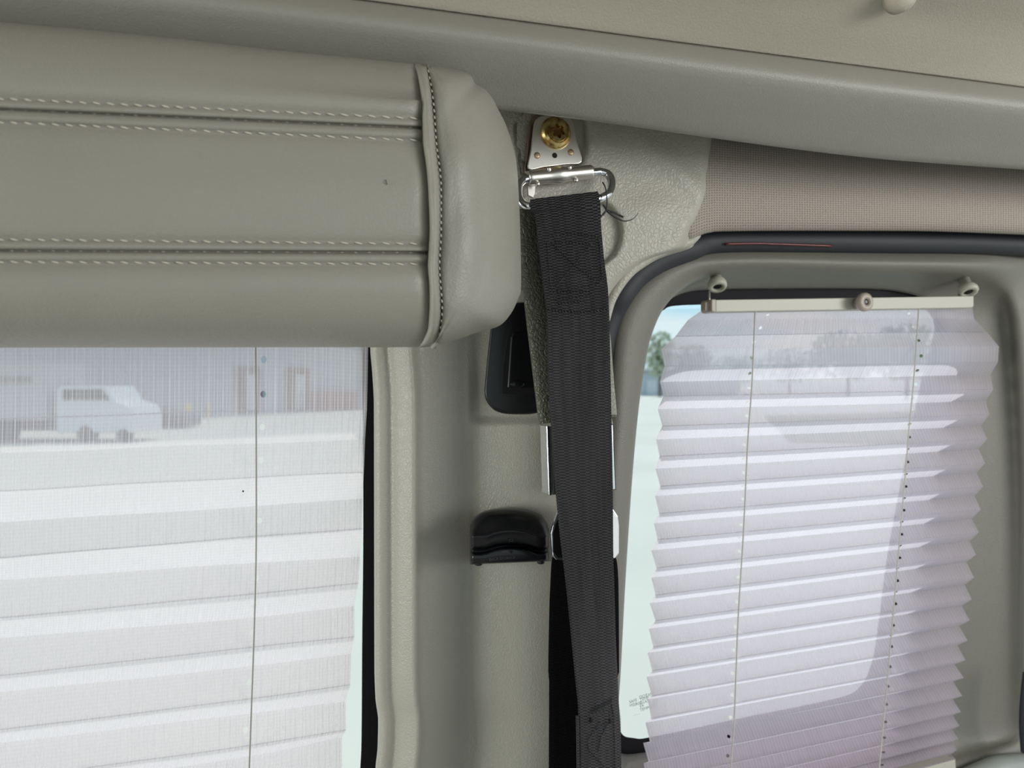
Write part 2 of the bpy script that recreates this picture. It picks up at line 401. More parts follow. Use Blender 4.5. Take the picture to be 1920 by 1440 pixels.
# ---- headliner above the seam, continuing overhead
hrows = [(0, .1365), (-3, .1375), (-12, .1395), (-35, .1455), (-80, .158), (-140, .180), (-210, .210)]
def head(i, j):
    x = XS[i]
    if j < len(hrows):
        dy, off = hrows[j]
        bump = 0
        if j > 2: bump = 0.004 * math.exp(-((x - 1560) / 300) ** 2)
        return P(x, itp(x, SEAM) + dy, off + bump)
    b_ = P(x, itp(x, SEAM) - 210, .210)
    k = j - len(hrows) + 1
    return Vector((b_.x * (1 + 0.15 * k), b_.y - [0, .10, .30, .7, 1.6][k], b_.z + [0, .05, .10, .12, .12][k]))
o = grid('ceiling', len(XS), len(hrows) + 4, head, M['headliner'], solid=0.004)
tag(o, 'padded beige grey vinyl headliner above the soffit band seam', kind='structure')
# headliner button
mb = MB(); c = P(1689, -6, .1875); ax = (Vector((0.05, -1, -0.25))).normalized()
mb.lathe(c, ax, [(0.0098, -0.006), (0.0100, 0.0), (0.0097, 0.0030), (0.0084, 0.0054), (0.0055, 0.0068), (0.002, 0.0073)], 40)
tag(mb.build('trim_button', M['headliner'], smooth=True), 'round grey button set in the vinyl headliner at the top edge', 'button')

# ---- knitted header strip
HLOW = [(1290, 452), (1325, 437), (1345, 434), (1480, 432.5), (1700, 433), (1920, 440), (2300, 455), (3200, 495)]
hx = [1280 + 20 * k for k in range(34)] + [2000, 2100, 2300, 2600, 2900, 3200]
hr = [(0, -.005), (.3, .012), (.55, .021), (.75, .022), (.9, .018), (.97, .012), (1, .004), (1.0, -.02)]
def hdr(i, j):
    x = hx[i]; t, off = hr[j]; y0 = itp(x, LOW) - 60
    return P(x, lerp(y0, itp(x, HLOW), t), off)
o = grid('trim_2', len(hx), len(hr), hdr, M['knit'], solid=0.003,
         uvfn=lambda i, j: (hx[i] * 0.00047, [0, .045, .075, .098, .115, .122, .126, .14][j]))
tag(o, 'perforated beige cloth header strip under the soffit band', kind='structure')

# ---- upper pillar cap
CAPX = [(150, 1352), (345, 1350), (372, 1345), (405, 1331), (430, 1314), (436, 1311), (455, 1303), (463, 1298), (470, 1282), (476, 1262), (484, 1238), (500, 1210), (520, 1184), (545, 1163), (575, 1146), (600, 1138), (700, 1125)]
capy = sorted(set([160 + 6 * k for k in range(45)] + [430 + 2 * k for k in range(24)] + [480 + 6 * k for k in range(30)]))
NU = 72
def cap_off(x, y, s, xr):
    d_r = xr - x
    off = 0.024 - 0.034 * (1 - sstep(0, 42, d_r)) ** 2
    off -= 0.010 * sstep(430, 600, y)
    r = math.hypot(x - 1110, (y - 437) * 0.86)
    off -= 0.007 * (1 - sstep(50, 58, r))
    # recess around the belt anchor
    e_ = math.hypot((x - 1040) / 66, (y - 250) / 95)
    off -= 0.008 * (1 - sstep(0.86, 1.0, e_))
    off += 0.0035 * math.exp(-((x - 1270 + (y - 320) * -0.9) / 26) ** 2) * math.exp(-((y - 325) / 50) ** 2)
    off += 0.003 * math.exp(-((x - 1215) / 60) ** 2 - ((y - 395) / 30) ** 2)
    return off
def cap(i, j):
    y = capy[j]; xr = itp(y, CAPX); s = i / (NU - 1); s = 1 - (1 - s) ** 1.25
    x = lerp(lerp(925, 1045, sstep(520, 575, y)), xr, s)
    return P(x, y, cap_off(x, y, s, xr))
o = grid('trim_3', NU, len(capy), cap, M['cap'], solid=0.0025)
tag(o, 'light beige grained cap over the top of the door pillar', kind='structure')

# ---- rolled flange along the cap's lower edge
fl = [(1308, 440, 0.000), (1292, 453, .002), (1262, 462, .003), (1225, 476, .003), (1190, 500, .002), (1165, 528, 0.0), (1146, 562, -.003), (1136, 600, -.006)]
path = cr_path(fl, 8)
mb = MB(); mb.tube([P(x, y, q) for x, y, q in path], [0.0035 + 0.0015 * math.sin(math.pi * k / len(path)) for k in range(len(path))], 10)
tag(mb.build('trim_4', M['cap'], smooth=True), 'rolled lower lip of the light pillar cap', kind='structure')

# ---- main pillar
PL = [(480, 693), (650, 694), (700, 698), (760, 701), (1250, 702), (1310, 704), (1350, 709), (1400, 708), (1440, 704), (1600, 700)]
prof = [(12, -.075), (5, -.060), (1, -.040), (0, -.030), (3, -.024), (10, -.021), (18, -.020), (22, -.0215), (30, -.0215), (37, -.019), (41, -.0155), (50, -.0115), (60, -.0075), (70, -.004), (75, -.0028), (78, -.0040),
        (82, -.0120), (86, -.0165), (95, -.0185), (120, -.0200), (150, -.0215), (172, -.0225), (184, -.0225), (194, -.0212), (206, -.0180), (220, -.0140), (240, -.0088), (265, -.0032), (290, .0012), (320, .0045), (345, .0060), (362, .0062),
        (380, .0050), (402, .0010), (420, -.006), (437, -.017), (449, -.028), (455, -.045)]
extra = [2 * k + 170 for k in range(30)]
retr = [(12, -.075), (5, -.060), (1, -.040)]; prof = prof[3:]
pxs = [None, None, None] + sorted(set([p[0] for p in prof] + list(range(100, 440, 9)) + extra))
pys = sorted(set(list(range(470, 1601, 12)) + list(range(776, 806, 3))))
def pil(i, j):
    y = pys[j]; dx = pxs[i]
    if dx is None: return P(itp(y, PL) + retr[i][0], y, retr[i][1])
    x = itp(y, PL) + dx
    off = itp(dx, prof)
    # sunk field round the belt height adjuster
    w = sstep(876, 902, x) * (1 - sstep(778, 800, y)) 
    off -= 0.0055 * w
    return P(x, y, off)
o = grid('wall_left', len(pxs), len(pys), pil, M['pillar'], solid=0.003)
tag(o, 'moulded grey door pillar panel between the two windows', kind='structure')

# ---- dark weather seal following the door opening
sp = [(3200, 550, -.036), (2350, 494, -.036), (1920, 459, -.034), (1700, 453, -.034), (1500, 451, -.034), (1340, 452, -.034), (1290, 466, -.028), (1232, 488, -.028), (1190, 517, -.028), (1163, 552, -.028), (1143, 590, -.036), (1126, 660, -.040), (1120, 800, -.046), (1115, 1100, -.05), (1110, 1600, -.05)]
pp = cr_path(sp, 8)
mb = MB(); mb.tube([P(*q) for q in pp], 0.0125, 14)
o = mb.build('trim_5', M['rubber'], smooth=True); tag(o, 'black rubber weather seal round the door opening', kind='structure')
rp = [(1360, 457.5, -.020), (1420, 456.5, -.020), (1450, 457.5, -.020), (1500, 459, -.020), (1560, 461, -.021)]
mb = MB(); mb.tube([P(*q) for q in cr_path(rp, 6)], 0.0011, 8)
o = mb.build('trim_6', M['red'], smooth=True); tag(o, 'thin strip of dark red body paint showing under the weather seal', kind='structure')

# ---- door: four matching loops round its window
# each row: outer edge, roll shoulder, roll crest, inner edge, throat, back edge at the glass
rows_door = [
 # left side, from bottom to top
 [(1085, 1700), (1095, 1640), (1110, 1580), (1135, 1500), (1150, 1460), (1165, 1412)],
 [(1095, 1450), (1108, 1430), (1125, 1410), (1145, 1395), (1150, 1392), (1152, 1385)],
 [(1100, 1300), (1118, 1300), (1138, 1300), (1160, 1300), (1158, 1300), (1155, 1300)],
 [(1105, 1100), (1125, 1100), (1148, 1100), (1171, 1100), (1169, 1100), (1166, 1100)],
 [(1118, 900), (1138, 900), (1160, 900), (1184, 900), (1182, 900), (1180, 900)],
 [(1130, 760), (1148, 760), (1172, 760), (1197, 760), (1195, 760), (1193, 758)],
 [(1136, 660), (1154, 660), (1181, 662), (1211, 666), (1209, 668), (1207, 670)],
 [(1144, 590), (1164, 600), (1192, 612), (1222, 622), (1222, 616), (1214, 616)],
 [(1166, 540), (1186, 552), (1213, 567), (1243, 576), (1240, 582), (1232, 590)],
 [(1208, 500), (1226, 512), (1250, 528), (1276, 540), (1268, 550), (1256, 562)],
 [(1256, 473), (1270, 488), (1290, 505), (1312, 518), (1304, 530), (1290, 548)],
 [(1310, 461), (1320, 478), (1334, 495), (1350, 511), (1346, 524), (1335, 544)],
 [(1424, 457), (1430, 475), (1436, 492), (1440, 508), (1436, 521), (1424, 542)],
 [(1627, 462), (1630, 480), (1632, 496), (1634, 512), (1630, 522), (1620, 542)],
 [(1800, 466), (1802, 482), (1803, 498), (1800, 513), (1770, 528), (1690, 548)],
 [(1900, 468), (1898, 484), (1890, 502), (1868, 522), (1840, 545), (1735, 562)],
 [(1990, 480), (1960, 505), (1930, 530), (1898, 560), (1872, 590), (1760, 590)],
 [(2050, 620), (2010, 640), (1965, 650), (1915, 665), (1880, 680), (1766, 660)],
 [(2050, 900), (2010, 900), (1965, 900), (1925, 905), (1880, 900), (1725, 880)],
 [(2050, 1150), (2005, 1150), (1960, 1150), (1925, 1150), (1870, 1140), (1690, 1080)],
 [(2050, 1300), (2005, 1310), (1965, 1320), (1925, 1330), (1865, 1300), (1672, 1230)],
 [(2050, 1420), (2000, 1400), (1965, 1390), (1925, 1380), (1850, 1372), (1640, 1320)],
 [(2050, 1600), (1990, 1520), (1940, 1460), (1880, 1412), (1800, 1398), (1580, 1350)],
 [(1900, 1750), (1850, 1650), (1800, 1560), (1740, 1462), (1650, 1430), (1500, 1366)],
 [(1500, 1750), (1490, 1680), (1480, 1610), (1460, 1530), (1420, 1470), (1350, 1390)],
 [(1200, 1750), (1200, 1700), (1200, 1640), (1200, 1560), (1200, 1480), (1215, 1410)],
]
offs_top = [-.046, -.030, -.026, -.036, -.060, -.092]
offs_right = [-.060, -.055, -.053, -.057, -.076, -.092]
loops = []
NR = len(rows_door)
for k in range(6):
    q = []
    for i, r_ in enumerate(rows_door):
        w = 1.0 if 16 <= i <= 24 else (0.5 if i in (15, 25) else 0.0)
        q.append((r_[k][0], r_[k][1], lerp(offs_top[k], offs_right[k], w)))
    loops.append(cr_path(q, 6, closed=True))
dense = []
for a in range(len(loops[0])):
    dense.append(cr_path([loops[k][a] for k in range(6)], 5))
nd_a = len(dense); nd_b = len(dense[0])
V = [P(*dense[a][b_]) for a in range(nd_a) for b_ in range(nd_b)]
Fc = [(a * nd_b + b_, a * nd_b + b_ + 1, ((a + 1) % nd_a) * nd_b + b_ + 1, ((a + 1) % nd_a) * nd_b + b_) for a in range(nd_a) for b_ in range(nd_b - 1)]
door = obj('door_1', V, Fc, M['door'], face_cam=True, solid=0.003)
tag(door, 'grey moulded door trim framing the right hand window', kind='structure')
# sill ledge at the foot of the recess
lg = [(1780, 1452), (1815, 1438), (1850, 1422), (1880, 1412), (1930, 1410), (2050, 1420)]
mb = MB(); q = cr_path([(x, y + 26, -.044) for x, y in lg], 5); mb.tube([P(*p_) for p_ in q], 0.0125, 14)
mb.build('sill_ledge', M['sill'], door, smooth=True)
mb = MB(); q = cr_path([(1926, 1262, -.030), (1921, 1310, -.030), (1919, 1360, -.030), (1922, 1410, -.030)], 5)  # dark strip at the right edge of the door
mb.tube([P(*p_) for p_ in q], 0.0042, 12); mb.build('edge_strip', M['rubber'], door, smooth=True)

# panel behind the door, past the right edge of the photograph
mb = MB(); mb.prism([(2052, 520), (3200, 590), (3200, 2300), (2052, 2300)], -.050, -.060)
tag(mb.build('wall_right', M['pillar']), 'plain grey side panel past the door', kind='structure')
# ---- windows
def ring_faces(n): return [(i, (i + 1) % n, n + (i + 1) % n, n + i) for i in range(n)]
OG = -.097
inner = [(1160, 1362), (1150, 1240), (1160, 1100), (1176, 900), (1196, 740), (1210, 640), (1220, 605), (1243, 582), (1288, 572), (1500, 571), (1690, 572), (1733, 580), (1751, 606),
         (1748, 640), (1725, 724), (1697, 862), (1664, 1040), (1648, 1162), (1635, 1240), (1612, 1288), (1566, 1310), (1400, 1344), (1240, 1378), (1190, 1384)]
icx, icy = 1430, 940
outer = []
for x, y in inner:
    dx, dy = (60 if x > 1400 else -110), (70 if y > 1000 else -60)
    if 640 < y < 1240: dy = 0
    outer.append((x + dx, y + dy))
inn = cr_path([(x, y) for x, y in inner], 8, True); out_ = cr_path(outer, 8, True); n = len(inn)
V = [P(x, y, OG) for x, y in inn] + [P(x, y, OG) for x, y in out_]
win2 = obj('window_2', [P(x, y, OG - .001) for x, y in out_], [tuple(range(n))], M['glass'], smooth=False)
tag(win2, 'tinted door window glass behind the right hand blind', kind='structure')
obj('black_border', V, ring_faces(n), M['frit'], win2, smooth=False, face_cam=True)
# outer body skin: keeps the sun out everywhere but the openings
def quad(mb, x0, y0, x1, y1, oa, ob):
    mb.prism([(x0, y0), (x1, y0), (x1, y1), (x0, y1)], oa, ob)
mb = MB()
quad(mb, -1500, -760, 3400, 505, -.104, -.108)
mb.prism([(702, 500), (1120, 500), (1120, 1640), (700, 1640)], -.104, -.108)
mb.prism([(1790, 500), (3400, 500), (3400, 1640), (1690, 1640)], -.104, -.108)
quad(mb, -1500, 1640, 3400, 3600, -.104, -.108)
mb.prism([(1120, 500), (1190, 500), (1140, 900), (1120, 1200)], -.104, -.108)
body = mb.build('wall_outer', M['skin']); tag(body, 'body panel of the van behind the trims', kind='structure')
# left window
gx0, gx1 = -700, 704
win1 = obj('window_1', [P(gx0, 520, OG), P(gx1, 520, OG), P(gx1, 1640, OG), P(gx0, 1640, OG)], [(0, 1, 2, 3)], M['glass'], smooth=False)
tag(win1, 'tinted fixed window glass behind the left hand blind', kind='structure')
bi = [(640, 598, 0), (664, 606, 0), (676, 640, 0), (680, 760, 0), (681, 1000, 0), (679, 1200, 0), (678, 1360, 0), (676, 1430, 0), (668, 1520, 0), (640, 1560, 0)]
bi = [(-650, 592, 0)] + bi + [(-650, 1575, 0)]
bo = [(-650, 500, 0), (700, 500, 0), (716, 560, 0), (720, 620, 0), (722, 760, 0), (722, 1000, 0), (722, 1200, 0), (722, 1360, 0), (722, 1440, 0), (722, 1540, 0), (716, 1640, 0), (-650, 1640, 0)]
A = cr_path(bi, 6); B = cr_path(bo, 6); n = len(A)
obj('black_border', [P(x, y, OG + .001) for x, y, _ in A] + [P(x, y, OG + .001) for x, y, _ in B], [(i, i + 1, n + i + 1, n + i) for i in range(n - 1)], M['frit'], win1, smooth=False, face_cam=True)
# roof and cabin floor
mb = MB(); rv = [(-2.6, -1.95), (2.6, -1.95), (2.6, .70 + K * 2.6), (-2.6, .70 - K * 2.6)]
mb.add([(x, y, .69) for x, y in rv] + [(x, y, .71) for x, y in rv], [(0, 1, 2, 3), (7, 6, 5, 4), (0, 4, 5, 1), (1, 5, 6, 2), (2, 6, 7, 3), (3, 7, 4, 0)])
tag(mb.build('roof', M['skin']), 'roof panel of the van above the headliner', kind='structure')
mb = MB(); mb.box((-1.75, -1.95, -0.22), 2.5, .04, 1.8); tag(mb.build('wall_light_block', M['headliner']), 'unseen partial wall behind the camera, added to block light', kind='structure')  # added to cut open daylight so more comes from the right
mb = MB(); mb.box((0.2, -0.65, -1.15), 5.0, 3.0, 0.05); tag(mb.build('floor', M['pillar']), 'cabin floor of the van', kind='structure')

# lettering etched in the glass
def letters(txt, size, x0, y0, off, m, parent, name, slope=0.0, lift=0.0, extr=0.0):
    cu = bpy.data.curves.new(name, 'FONT'); cu.body = txt; cu.size = size; cu.extrude = extr; cu.align_x = 'LEFT'
    to = bpy.data.objects.new(name + '_tmp', cu); COL.objects.link(to)
    dg = bpy.context.evaluated_depsgraph_get(); me = bpy.data.meshes.new_from_object(to.evaluated_get(dg))
    org = P(x0, y0, off); ex = Vector((1, K, 0)).normalized(); ez = Vector((0, 0, 1))
    ex2 = (ex * math.cos(slope) + ez * math.sin(slope)); ez2 = (ez * math.cos(slope) - ex * math.sin(slope))
    V = [org + ex2 * v.co.x + ez2 * v.co.y + NRM * (v.co.z + lift) for v in me.vertices]
    Fq = [tuple(p.vertices) for p in me.polygons]
    bpy.data.objects.remove(to); bpy.data.curves.remove(cu); bpy.data.meshes.remove(me)
    return V, Fq
mb = MB()
for txt, x, y in (('DOT', 1199, 1310), ('LAM', 1211, 1307), ('SAFE', 1180, 1319), ('TEMP', 1200, 1315), ('M20', 1181, 1326), ('AS2', 1192, 1323), ('GLASS', 1200, 1321), ('E4', 1200, 1327), ('TEMPERED', 1200, 1334), ('. . . .', 1188, 1342), ('43R', 1224, 1318), ('001', 1224, 1323), ('00', 1243, 1322)):
    v_, f_ = letters(txt, 0.0042, x, y, OG + .0005, None, None, 'etch', 0.13); mb.add(v_, f_)
M['etch'] = mat('etched_grey', (0.22, 0.28, 0.25), 0.7)[0]
mb.build('maker_mark', M['etch'], win2)

# ================================================================== CUSHION
cush = empty('padded_bolster', P(400, 400, .09))
tag(cush, 'long padded grey vinyl bolster with two double rows of cream stitching', 'cushion')
YT = [(-400, 8), (-150, 28), (0, 41), (310, 70), (500, 92), (700, 112), (770, 119), (800, 121)]
XSM = [(100, 772), (119, 776), (140, 781), (184, 788), (240, 791), (267, 792), (310, 797), (347, 800), (434, 804), (480, 802), (500, 801), (559, 803), (613, 801), (635, 793), (652, 784)]
XST = [(100, 798), (122, 801), (160, 808), (197, 813), (267, 818), (351, 827), (434, 827), (497, 824), (580, 829), (622, 825), (649, 814), (656, 808)]
def s1(x): return lin(x, [(0, 185), (785, 222)])
def sm1(x): return lin(x, [(0, 205), (785, 240)])
def s2(x): return lin(x, [(0, 229), (785, 263)])
def t1(x): return lin(x, [(0, 449), (795, 457)])
def tm1(x): return lin(x, [(0, 470), (800, 474)])
def t2(x): return lin(x, [(0, 491), (800, 495)])
def yt(x): return itp(x, YT)
yb = lambda x: lin(x, [(0, 652), (780, 651)])
crow = [(lambda x: yt(x) + 260, .105), (lambda x: yt(x) + 60, .105), (lambda x: yt(x) + 12, .112), (lambda x: yt(x) + 1, .128), (lambda x: yt(x), .142), (lambda x: yt(x) + 3, .152), (lambda x: yt(x) + 10, .161), (lambda x: yt(x) + 22, .168), (lambda x: yt(x) + 45, .1745), (lambda x: yt(x) + 70, .178)]
def quilt(a, m_, b_, base):
    return [(lambda x: a(x) - 34, base + .0015), (lambda x: a(x) - 16, base + .0005), (lambda x: a(x) - 6, base - .0010), (lambda x: a(x), base - .0028), (lambda x: a(x) + 3, base - .0018), (lambda x: a(x) + 8, base - .0002), (lambda x: a(x) + 13, base - .0004),
            (lambda x: m_(x) - 3.5, base - .0016), (lambda x: m_(x) - 1.5, base - .0040), (lambda x: m_(x), base - .0068), (lambda x: m_(x) + 1.5, base - .0040), (lambda x: m_(x) + 3.5, base - .0016),
            (lambda x: b_(x) - 13, base - .0004), (lambda x: b_(x) - 8, base - .0002), (lambda x: b_(x) - 3, base - .0018), (lambda x: b_(x), base - .0028), (lambda x: b_(x) + 6, base - .0010), (lambda x: b_(x) + 16, base + .0005), (lambda x: b_(x) + 34, base + .0015)]
crow += quilt(s1, sm1, s2, .1795)
crow += [(lambda x: lerp(s2(x) + 34, t1(x) - 34, .25), .1825), (lambda x: lerp(s2(x) + 34, t1(x) - 34, .5), .1835), (lambda x: lerp(s2(x) + 34, t1(x) - 34, .75), .1825)]
crow += quilt(t1, tm1, t2, .1795)
crow += [(lambda x: 555, .1785), (lambda x: 580, .175), (lambda x: 602, .1695), (lambda x: 620, .163), (lambda x: 634, .1545), (lambda x: 644, .145), (lambda x: yb(x) - 1, .133), (lambda x: yb(x), .122), (lambda x: yb(x) - 4, .110), (lambda x: 600, .105), (lambda x: 450, .105)]
cs = [k / 60 for k in range(56)] + [0.93, 0.945, .955, .965, .975, .985, .992, 0.997, 1.0]
cs = [1 - (1 - s_) ** 1.0 for s_ in cs]
def puff(y): return 0.0
def cpan(i, j):
    s_ = cs[i]; xa = lerp(-420, 790, s_)
    y = crow[j][0](xa); xe = itp(max(100, min(652, y)), XSM)
    x = lerp(-420, xe, s_); y = crow[j][0](x)
    off = crow[j][1] - 0.004 * sstep(12, 0, xe - x) if False else crow[j][1] - 0.0045 * (1 - sstep(0, 16, xe - x))
    off += 0.0003 * math.sin(x / 37.0 + y / 61.0) * math.sin(y / 43.0 - x / 90.0)
    return P(x, y, off)
grid('front_panel', len(cs), len(crow), cpan, M['cushion'], cush, closed_v=True)
def offprof(y, x=780):
    tab = sorted([(f(x), o_) for f, o_ in crow[4:-3]])
    return itp(y, [(q[0] + 0.001 * i, q[1]) for i, q in enumerate(tab)], False)
OP = [(119, .142), (124, .155), (134, .163), (150, .170), (175, .176), (230, .180), (350, .1835), (480, .181), (555, .1785), (580, .175), (602, .1695), (620, .163), (634, .1545), (644, .145), (650, .133), (652, .122)]
# welt between the seam and the top stitching
wy = [119 + k * (652 - 119) / 90 for k in range(91)]
def welt(i, j):
    v_ = j / 90; s_ = i / 10
    ya = lerp(119, 651.5, v_); yb_ = lerp(121, 650, v_)
    xa, xb = itp(ya, XSM), itp(yb_, XST)
    y = lerp(ya, yb_, s_); x = lerp(xa, xb, s_)
    b_ = itp(y, OP)
    h = [-.007, -.001, .0015, .003, .0038, .004, .0036, .0024, .0010, -.0010, -.0030][i]
    e_ = 0.6 + 0.4 * sstep(119, 150, y)
    wr = 0.0006 * math.sin(y / 19.0) 
    return P(x, y, b_ + h * e_ + wr)
grid('piping', 11, 91, welt, M['cushion'], cush, solid=0.002)
# end cap
CAPR = [(122, 801), (124, 830), (129, 858), (135, 878), (142, 887), (155, 893), (167, 911), (185, 924), (201, 932), (238, 950), (297, 967), (372, 973), (455, 976), (538, 977), (559, 972), (588, 958), (611, 936), (622, 899), (633, 868), (642, 840), (649, 816), (650, 812)]
capo = cr_path([(x, y) for y, x in CAPR], 5)
nv_ = len(capo)
def yl(v_): return lerp(121, 650, v_)
def ecap(i, j):
    S = [0, .012, .03, .06, .12, .22, .34, .46, .58, .68, .77, .85, .91, .95, .98, 1.0, 1.0, .985, .9]
    D = [.0, .03, .0, -.015, -.02, -.01, .02, .06, .12, .19, .28, .40, .53, .66, .80, .92, 1.06, 1.15, 1.2]
    vv = j / (nv_ - 1)
    X, Y = capo[j]
    vl = sstep(0, 1, vv) * 0.25 + vv * 0.75
    y0 = yl(vl); x0 = itp(y0, XST)
    s_ = S[i]; x = lerp(x0, X, s_); y = lerp(y0, Y, s_)
    o0 = itp(y0, OP) - .0030; back = .105
    d = D[i]
    off = o0 - (o0 - back) * d if d > 0.03 else o0 + (.0030 * min(1, i / 3.0))
    off += 0.0012 * math.sin(y / 26.0 + x / 40) * math.sin(math.pi * s_)
    return P(x, y, off)
grid('end_cap', 19, nv_, ecap, M['cushion'], cush, solid=0.002)
# stitching: one part per row
def stitches(name, ptfn, n_, length, r_, tilt=0.0, lift=.0012):
    mb = MB()
    for k in range(n_):
        a = ptfn((k + 0.22) / n_, -tilt, lift * 0.1); c_ = ptfn((k + 0.22 + length / 2) / n_, 0, lift); b_ = ptfn((k + 0.22 + length) / n_, tilt, lift * 0.1)
        mb.tube([a, a.lerp(c_, .6) + (c_ - a.lerp(b_, .5)) * .3, c_, b_.lerp(c_, .6) + (c_ - a.lerp(b_, .5)) * .3, b_], [r_ * .5, r_, r_ * 1.1, r_, r_ * .5], 6)
    return mb.build(name, M['thread'], cush, smooth=True)
for fn in (s1, s2, t1, t2):
    stitches('stitching', lambda t_, dy, li, fn=fn: P(lerp(-400, 788, t_), fn(lerp(-400, 788, t_)) + dy, .1795 - .0026 + li), 46, .56, .00038, 1.6)
for fn in (sm1, tm1):
    stitches('seam_thread', lambda t_, dy, li, fn=fn: P(lerp(-400, 786, t_), fn(lerp(-400, 786, t_)) + dy, .1795 - .0066 + li), 46, .30, .00022, 0.4)
stitches('stitching', lambda t_, dx, li: P(itp(lerp(128, 645, t_), XST) + dx, lerp(128, 645, t_), itp(lerp(128, 645, t_), OP) - .0012 + li), 42, .52, .00042, 0.6)
mb = MB(); mb.tube([P(723, 337, .1836), P(724, 341, .1842), P(726, 346, .1837)], 0.00025, 6); mb.build('scuff_mark', M['dark_thread'], cush)

# ================================================================== BELT ANCHOR
anc = empty('belt_anchor', P(1040, 300, .02))
tag(anc, 'shiny steel seat belt anchor plate with brassy star socket bolt and chrome ring', 'seat belt anchor')
OF = .036
pl_ = [(991, 316), (996, 280), (1000, 245), (1003, 228), (1010, 220), (1022, 216), (1045, 214), (1062, 217), (1073, 225), (1077, 240), (1082, 266), (1091, 303), (1060, 308), (1020, 313)]
pc = cr_path(pl_, 4, True)
mb = MB(); mb.prism(pc, OF, OF - .0024); mb.build('front_plate', M['steel'], anc, bevel=.0005)
mb = MB(); mb.prism([(x - 12, y - 1) for x, y in cr_path([(1000, 330), (1000, 290), (1003, 250), (1008, 226), (1020, 214), (1050, 212), (1060, 240), (1060, 330)], 4, True)], OF - .006, OF - .0085); mb.build('rear_plate', M['bronze'], anc, bevel=.0005)
mb = MB(); mb.prism(cr_path([(978, 340), (966, 300), (958, 262), (958, 236), (964, 222), (980, 212), (1010, 208), (1010, 340)], 4, True), OF - .012, OF - .020); o = mb.build('plastic_shroud', M['cap'], anc, bevel=.002); o['label'] = 'pale plastic shroud behind the plates'
mm = WD(1045, OF) / F                          # metres per pixel here
bc = P(1041.5, 250, OF)
mb = MB(); mb.lathe(bc, NRM, [(30 * mm, 0), (30.5 * mm, .0010), (29.5 * mm, .0022), (26 * mm, .0040), (21.5 * mm, .0050), (19.5 * mm, .0050), (19 * mm, .0058), (18.5 * mm, .0060), (14.5 * mm, .0060), (14 * mm, .0060), (13.6 * mm, .0057), (13.2 * mm, .0020), (3 * mm, .0018)], 72, lobe=({9, 10, 11}, 6, 0.30))
bolt = mb.build('bolt', M['zinc'], anc, smooth=False)
mb = MB(); mb.lathe(bc, NRM, [(12.6 * mm, .0019), (12.2 * mm, .0026), (6 * mm, .0022), (1 * mm, .0022)], 36, lobe=({0, 1}, 6, 0.30)); mb.build('star_socket', M['socket'], bolt, smooth=False)
mb = MB(); mb.lathe(P(1040, 291.5, OF), NRM, [(5 * mm, -.0004), (5 * mm, .0002)], 20); mb.build('pin_hole', M['void'], anc)
for (x, y) in ((1007, 291.5), (1070, 285.5)):
    mb = MB(); mb.lathe(P(x, y, OF), NRM, [(6.5 * mm, -.0003), (6 * mm, .0004), (3 * mm, .0007), (1 * mm, .0007)], 20); mb.build('weld_spot', M['spot'], anc, smooth=True)
# hinge barrel
a, b_ = P(990, 334, OF + .002), P(1110, 322, OF + .002)
mb = MB(); N_ = 40; pts = [a.lerp(b_, k / N_) for k in range(N_ + 1)]
rr = [13.2 * mm + 3.0 * mm * math.exp(-(((k / N_) - .48) / .10) ** 2) for k in range(N_ + 1)]
rr[0] = 12 * mm; rr[-1] = 12 * mm
mb.tube(pts, rr, 24); mb.build('hinge_barrel', M['steel'], anc, smooth=True)
for (x, y) in ((1029, 317), (1068, 314), (1008, 345), (1080, 338)):
    mb = MB(); mb.lathe(P(x, y, OF + .006), NRM, [(4 * mm, -.002), (4 * mm, .0010), (2.5 * mm, .0016), (.5 * mm, .0017)], 14); mb.build('dimple', M['steel'], anc, smooth=True)
mb = MB(); mb.prism([(989, 340), (1004, 340), (1003, 362), (1000, 370), (991, 366)], OF - .002, OF - .005); mb.build('tab_end', M['steel'], anc)
# chrome ring
rg = [(1115, 323, .038), (1128, 323, .038), (1141, 328, .040), (1147, 343, .044), (1143, 360, .048), (1132, 369, .050), (1115, 374, .051), (1060, 379, .051), (1010, 384, .051), (992, 387, .050), (980, 382, .048), (972, 368, .045), (972, 350, .042), (979, 339, .039), (992, 335, .038), (1050, 329, .038)]
mb = MB(); mb.tube([P(*q) for q in cr_path(rg, 8, True)], 8.0 * mm, 18, closed=True); mb.build('ring', M['chrome'], anc, smooth=True)

# ================================================================== FRONT BELT
belt = empty('seat_belt', P(1075, 400, .05))
tag(belt, 'black woven seat belt webbing hanging in front from the chrome ring', 'seat belt')
BL = [(362, 994), (368, 994), (400, 1003), (440, 1007), (470, 1010), (540, 1019), (600, 1026), (650, 1027), (700, 1028), (800, 1034), (900, 1041), (960, 1047), (1000, 1051), (1080, 1061), (1180, 1072), (1280, 1082), (1330, 1087), (1440, 1089), (1620, 1090)]
BR = [(362, 1121), (368, 1123), (400, 1125), (440, 1128), (500, 1134), (547, 1140), (620, 1143), (710, 1145), (920, 1149), (1040, 1150), (1100, 1152), (1205, 1155), (1265, 1158), (1330, 1161), (1375, 1164), (1440, 1165), (1620, 1166)]
BOL = [(362, .059), (372, .0615), (400, .063), (600, .066), (900, .071), (1080, .081), (1280, .091), (1620, .098)]
BOR = [(362, .059), (372, .0615), (400, .063), (600, .066), (900, .066), (1080, .062), (1280, .057), (1620, .053)]
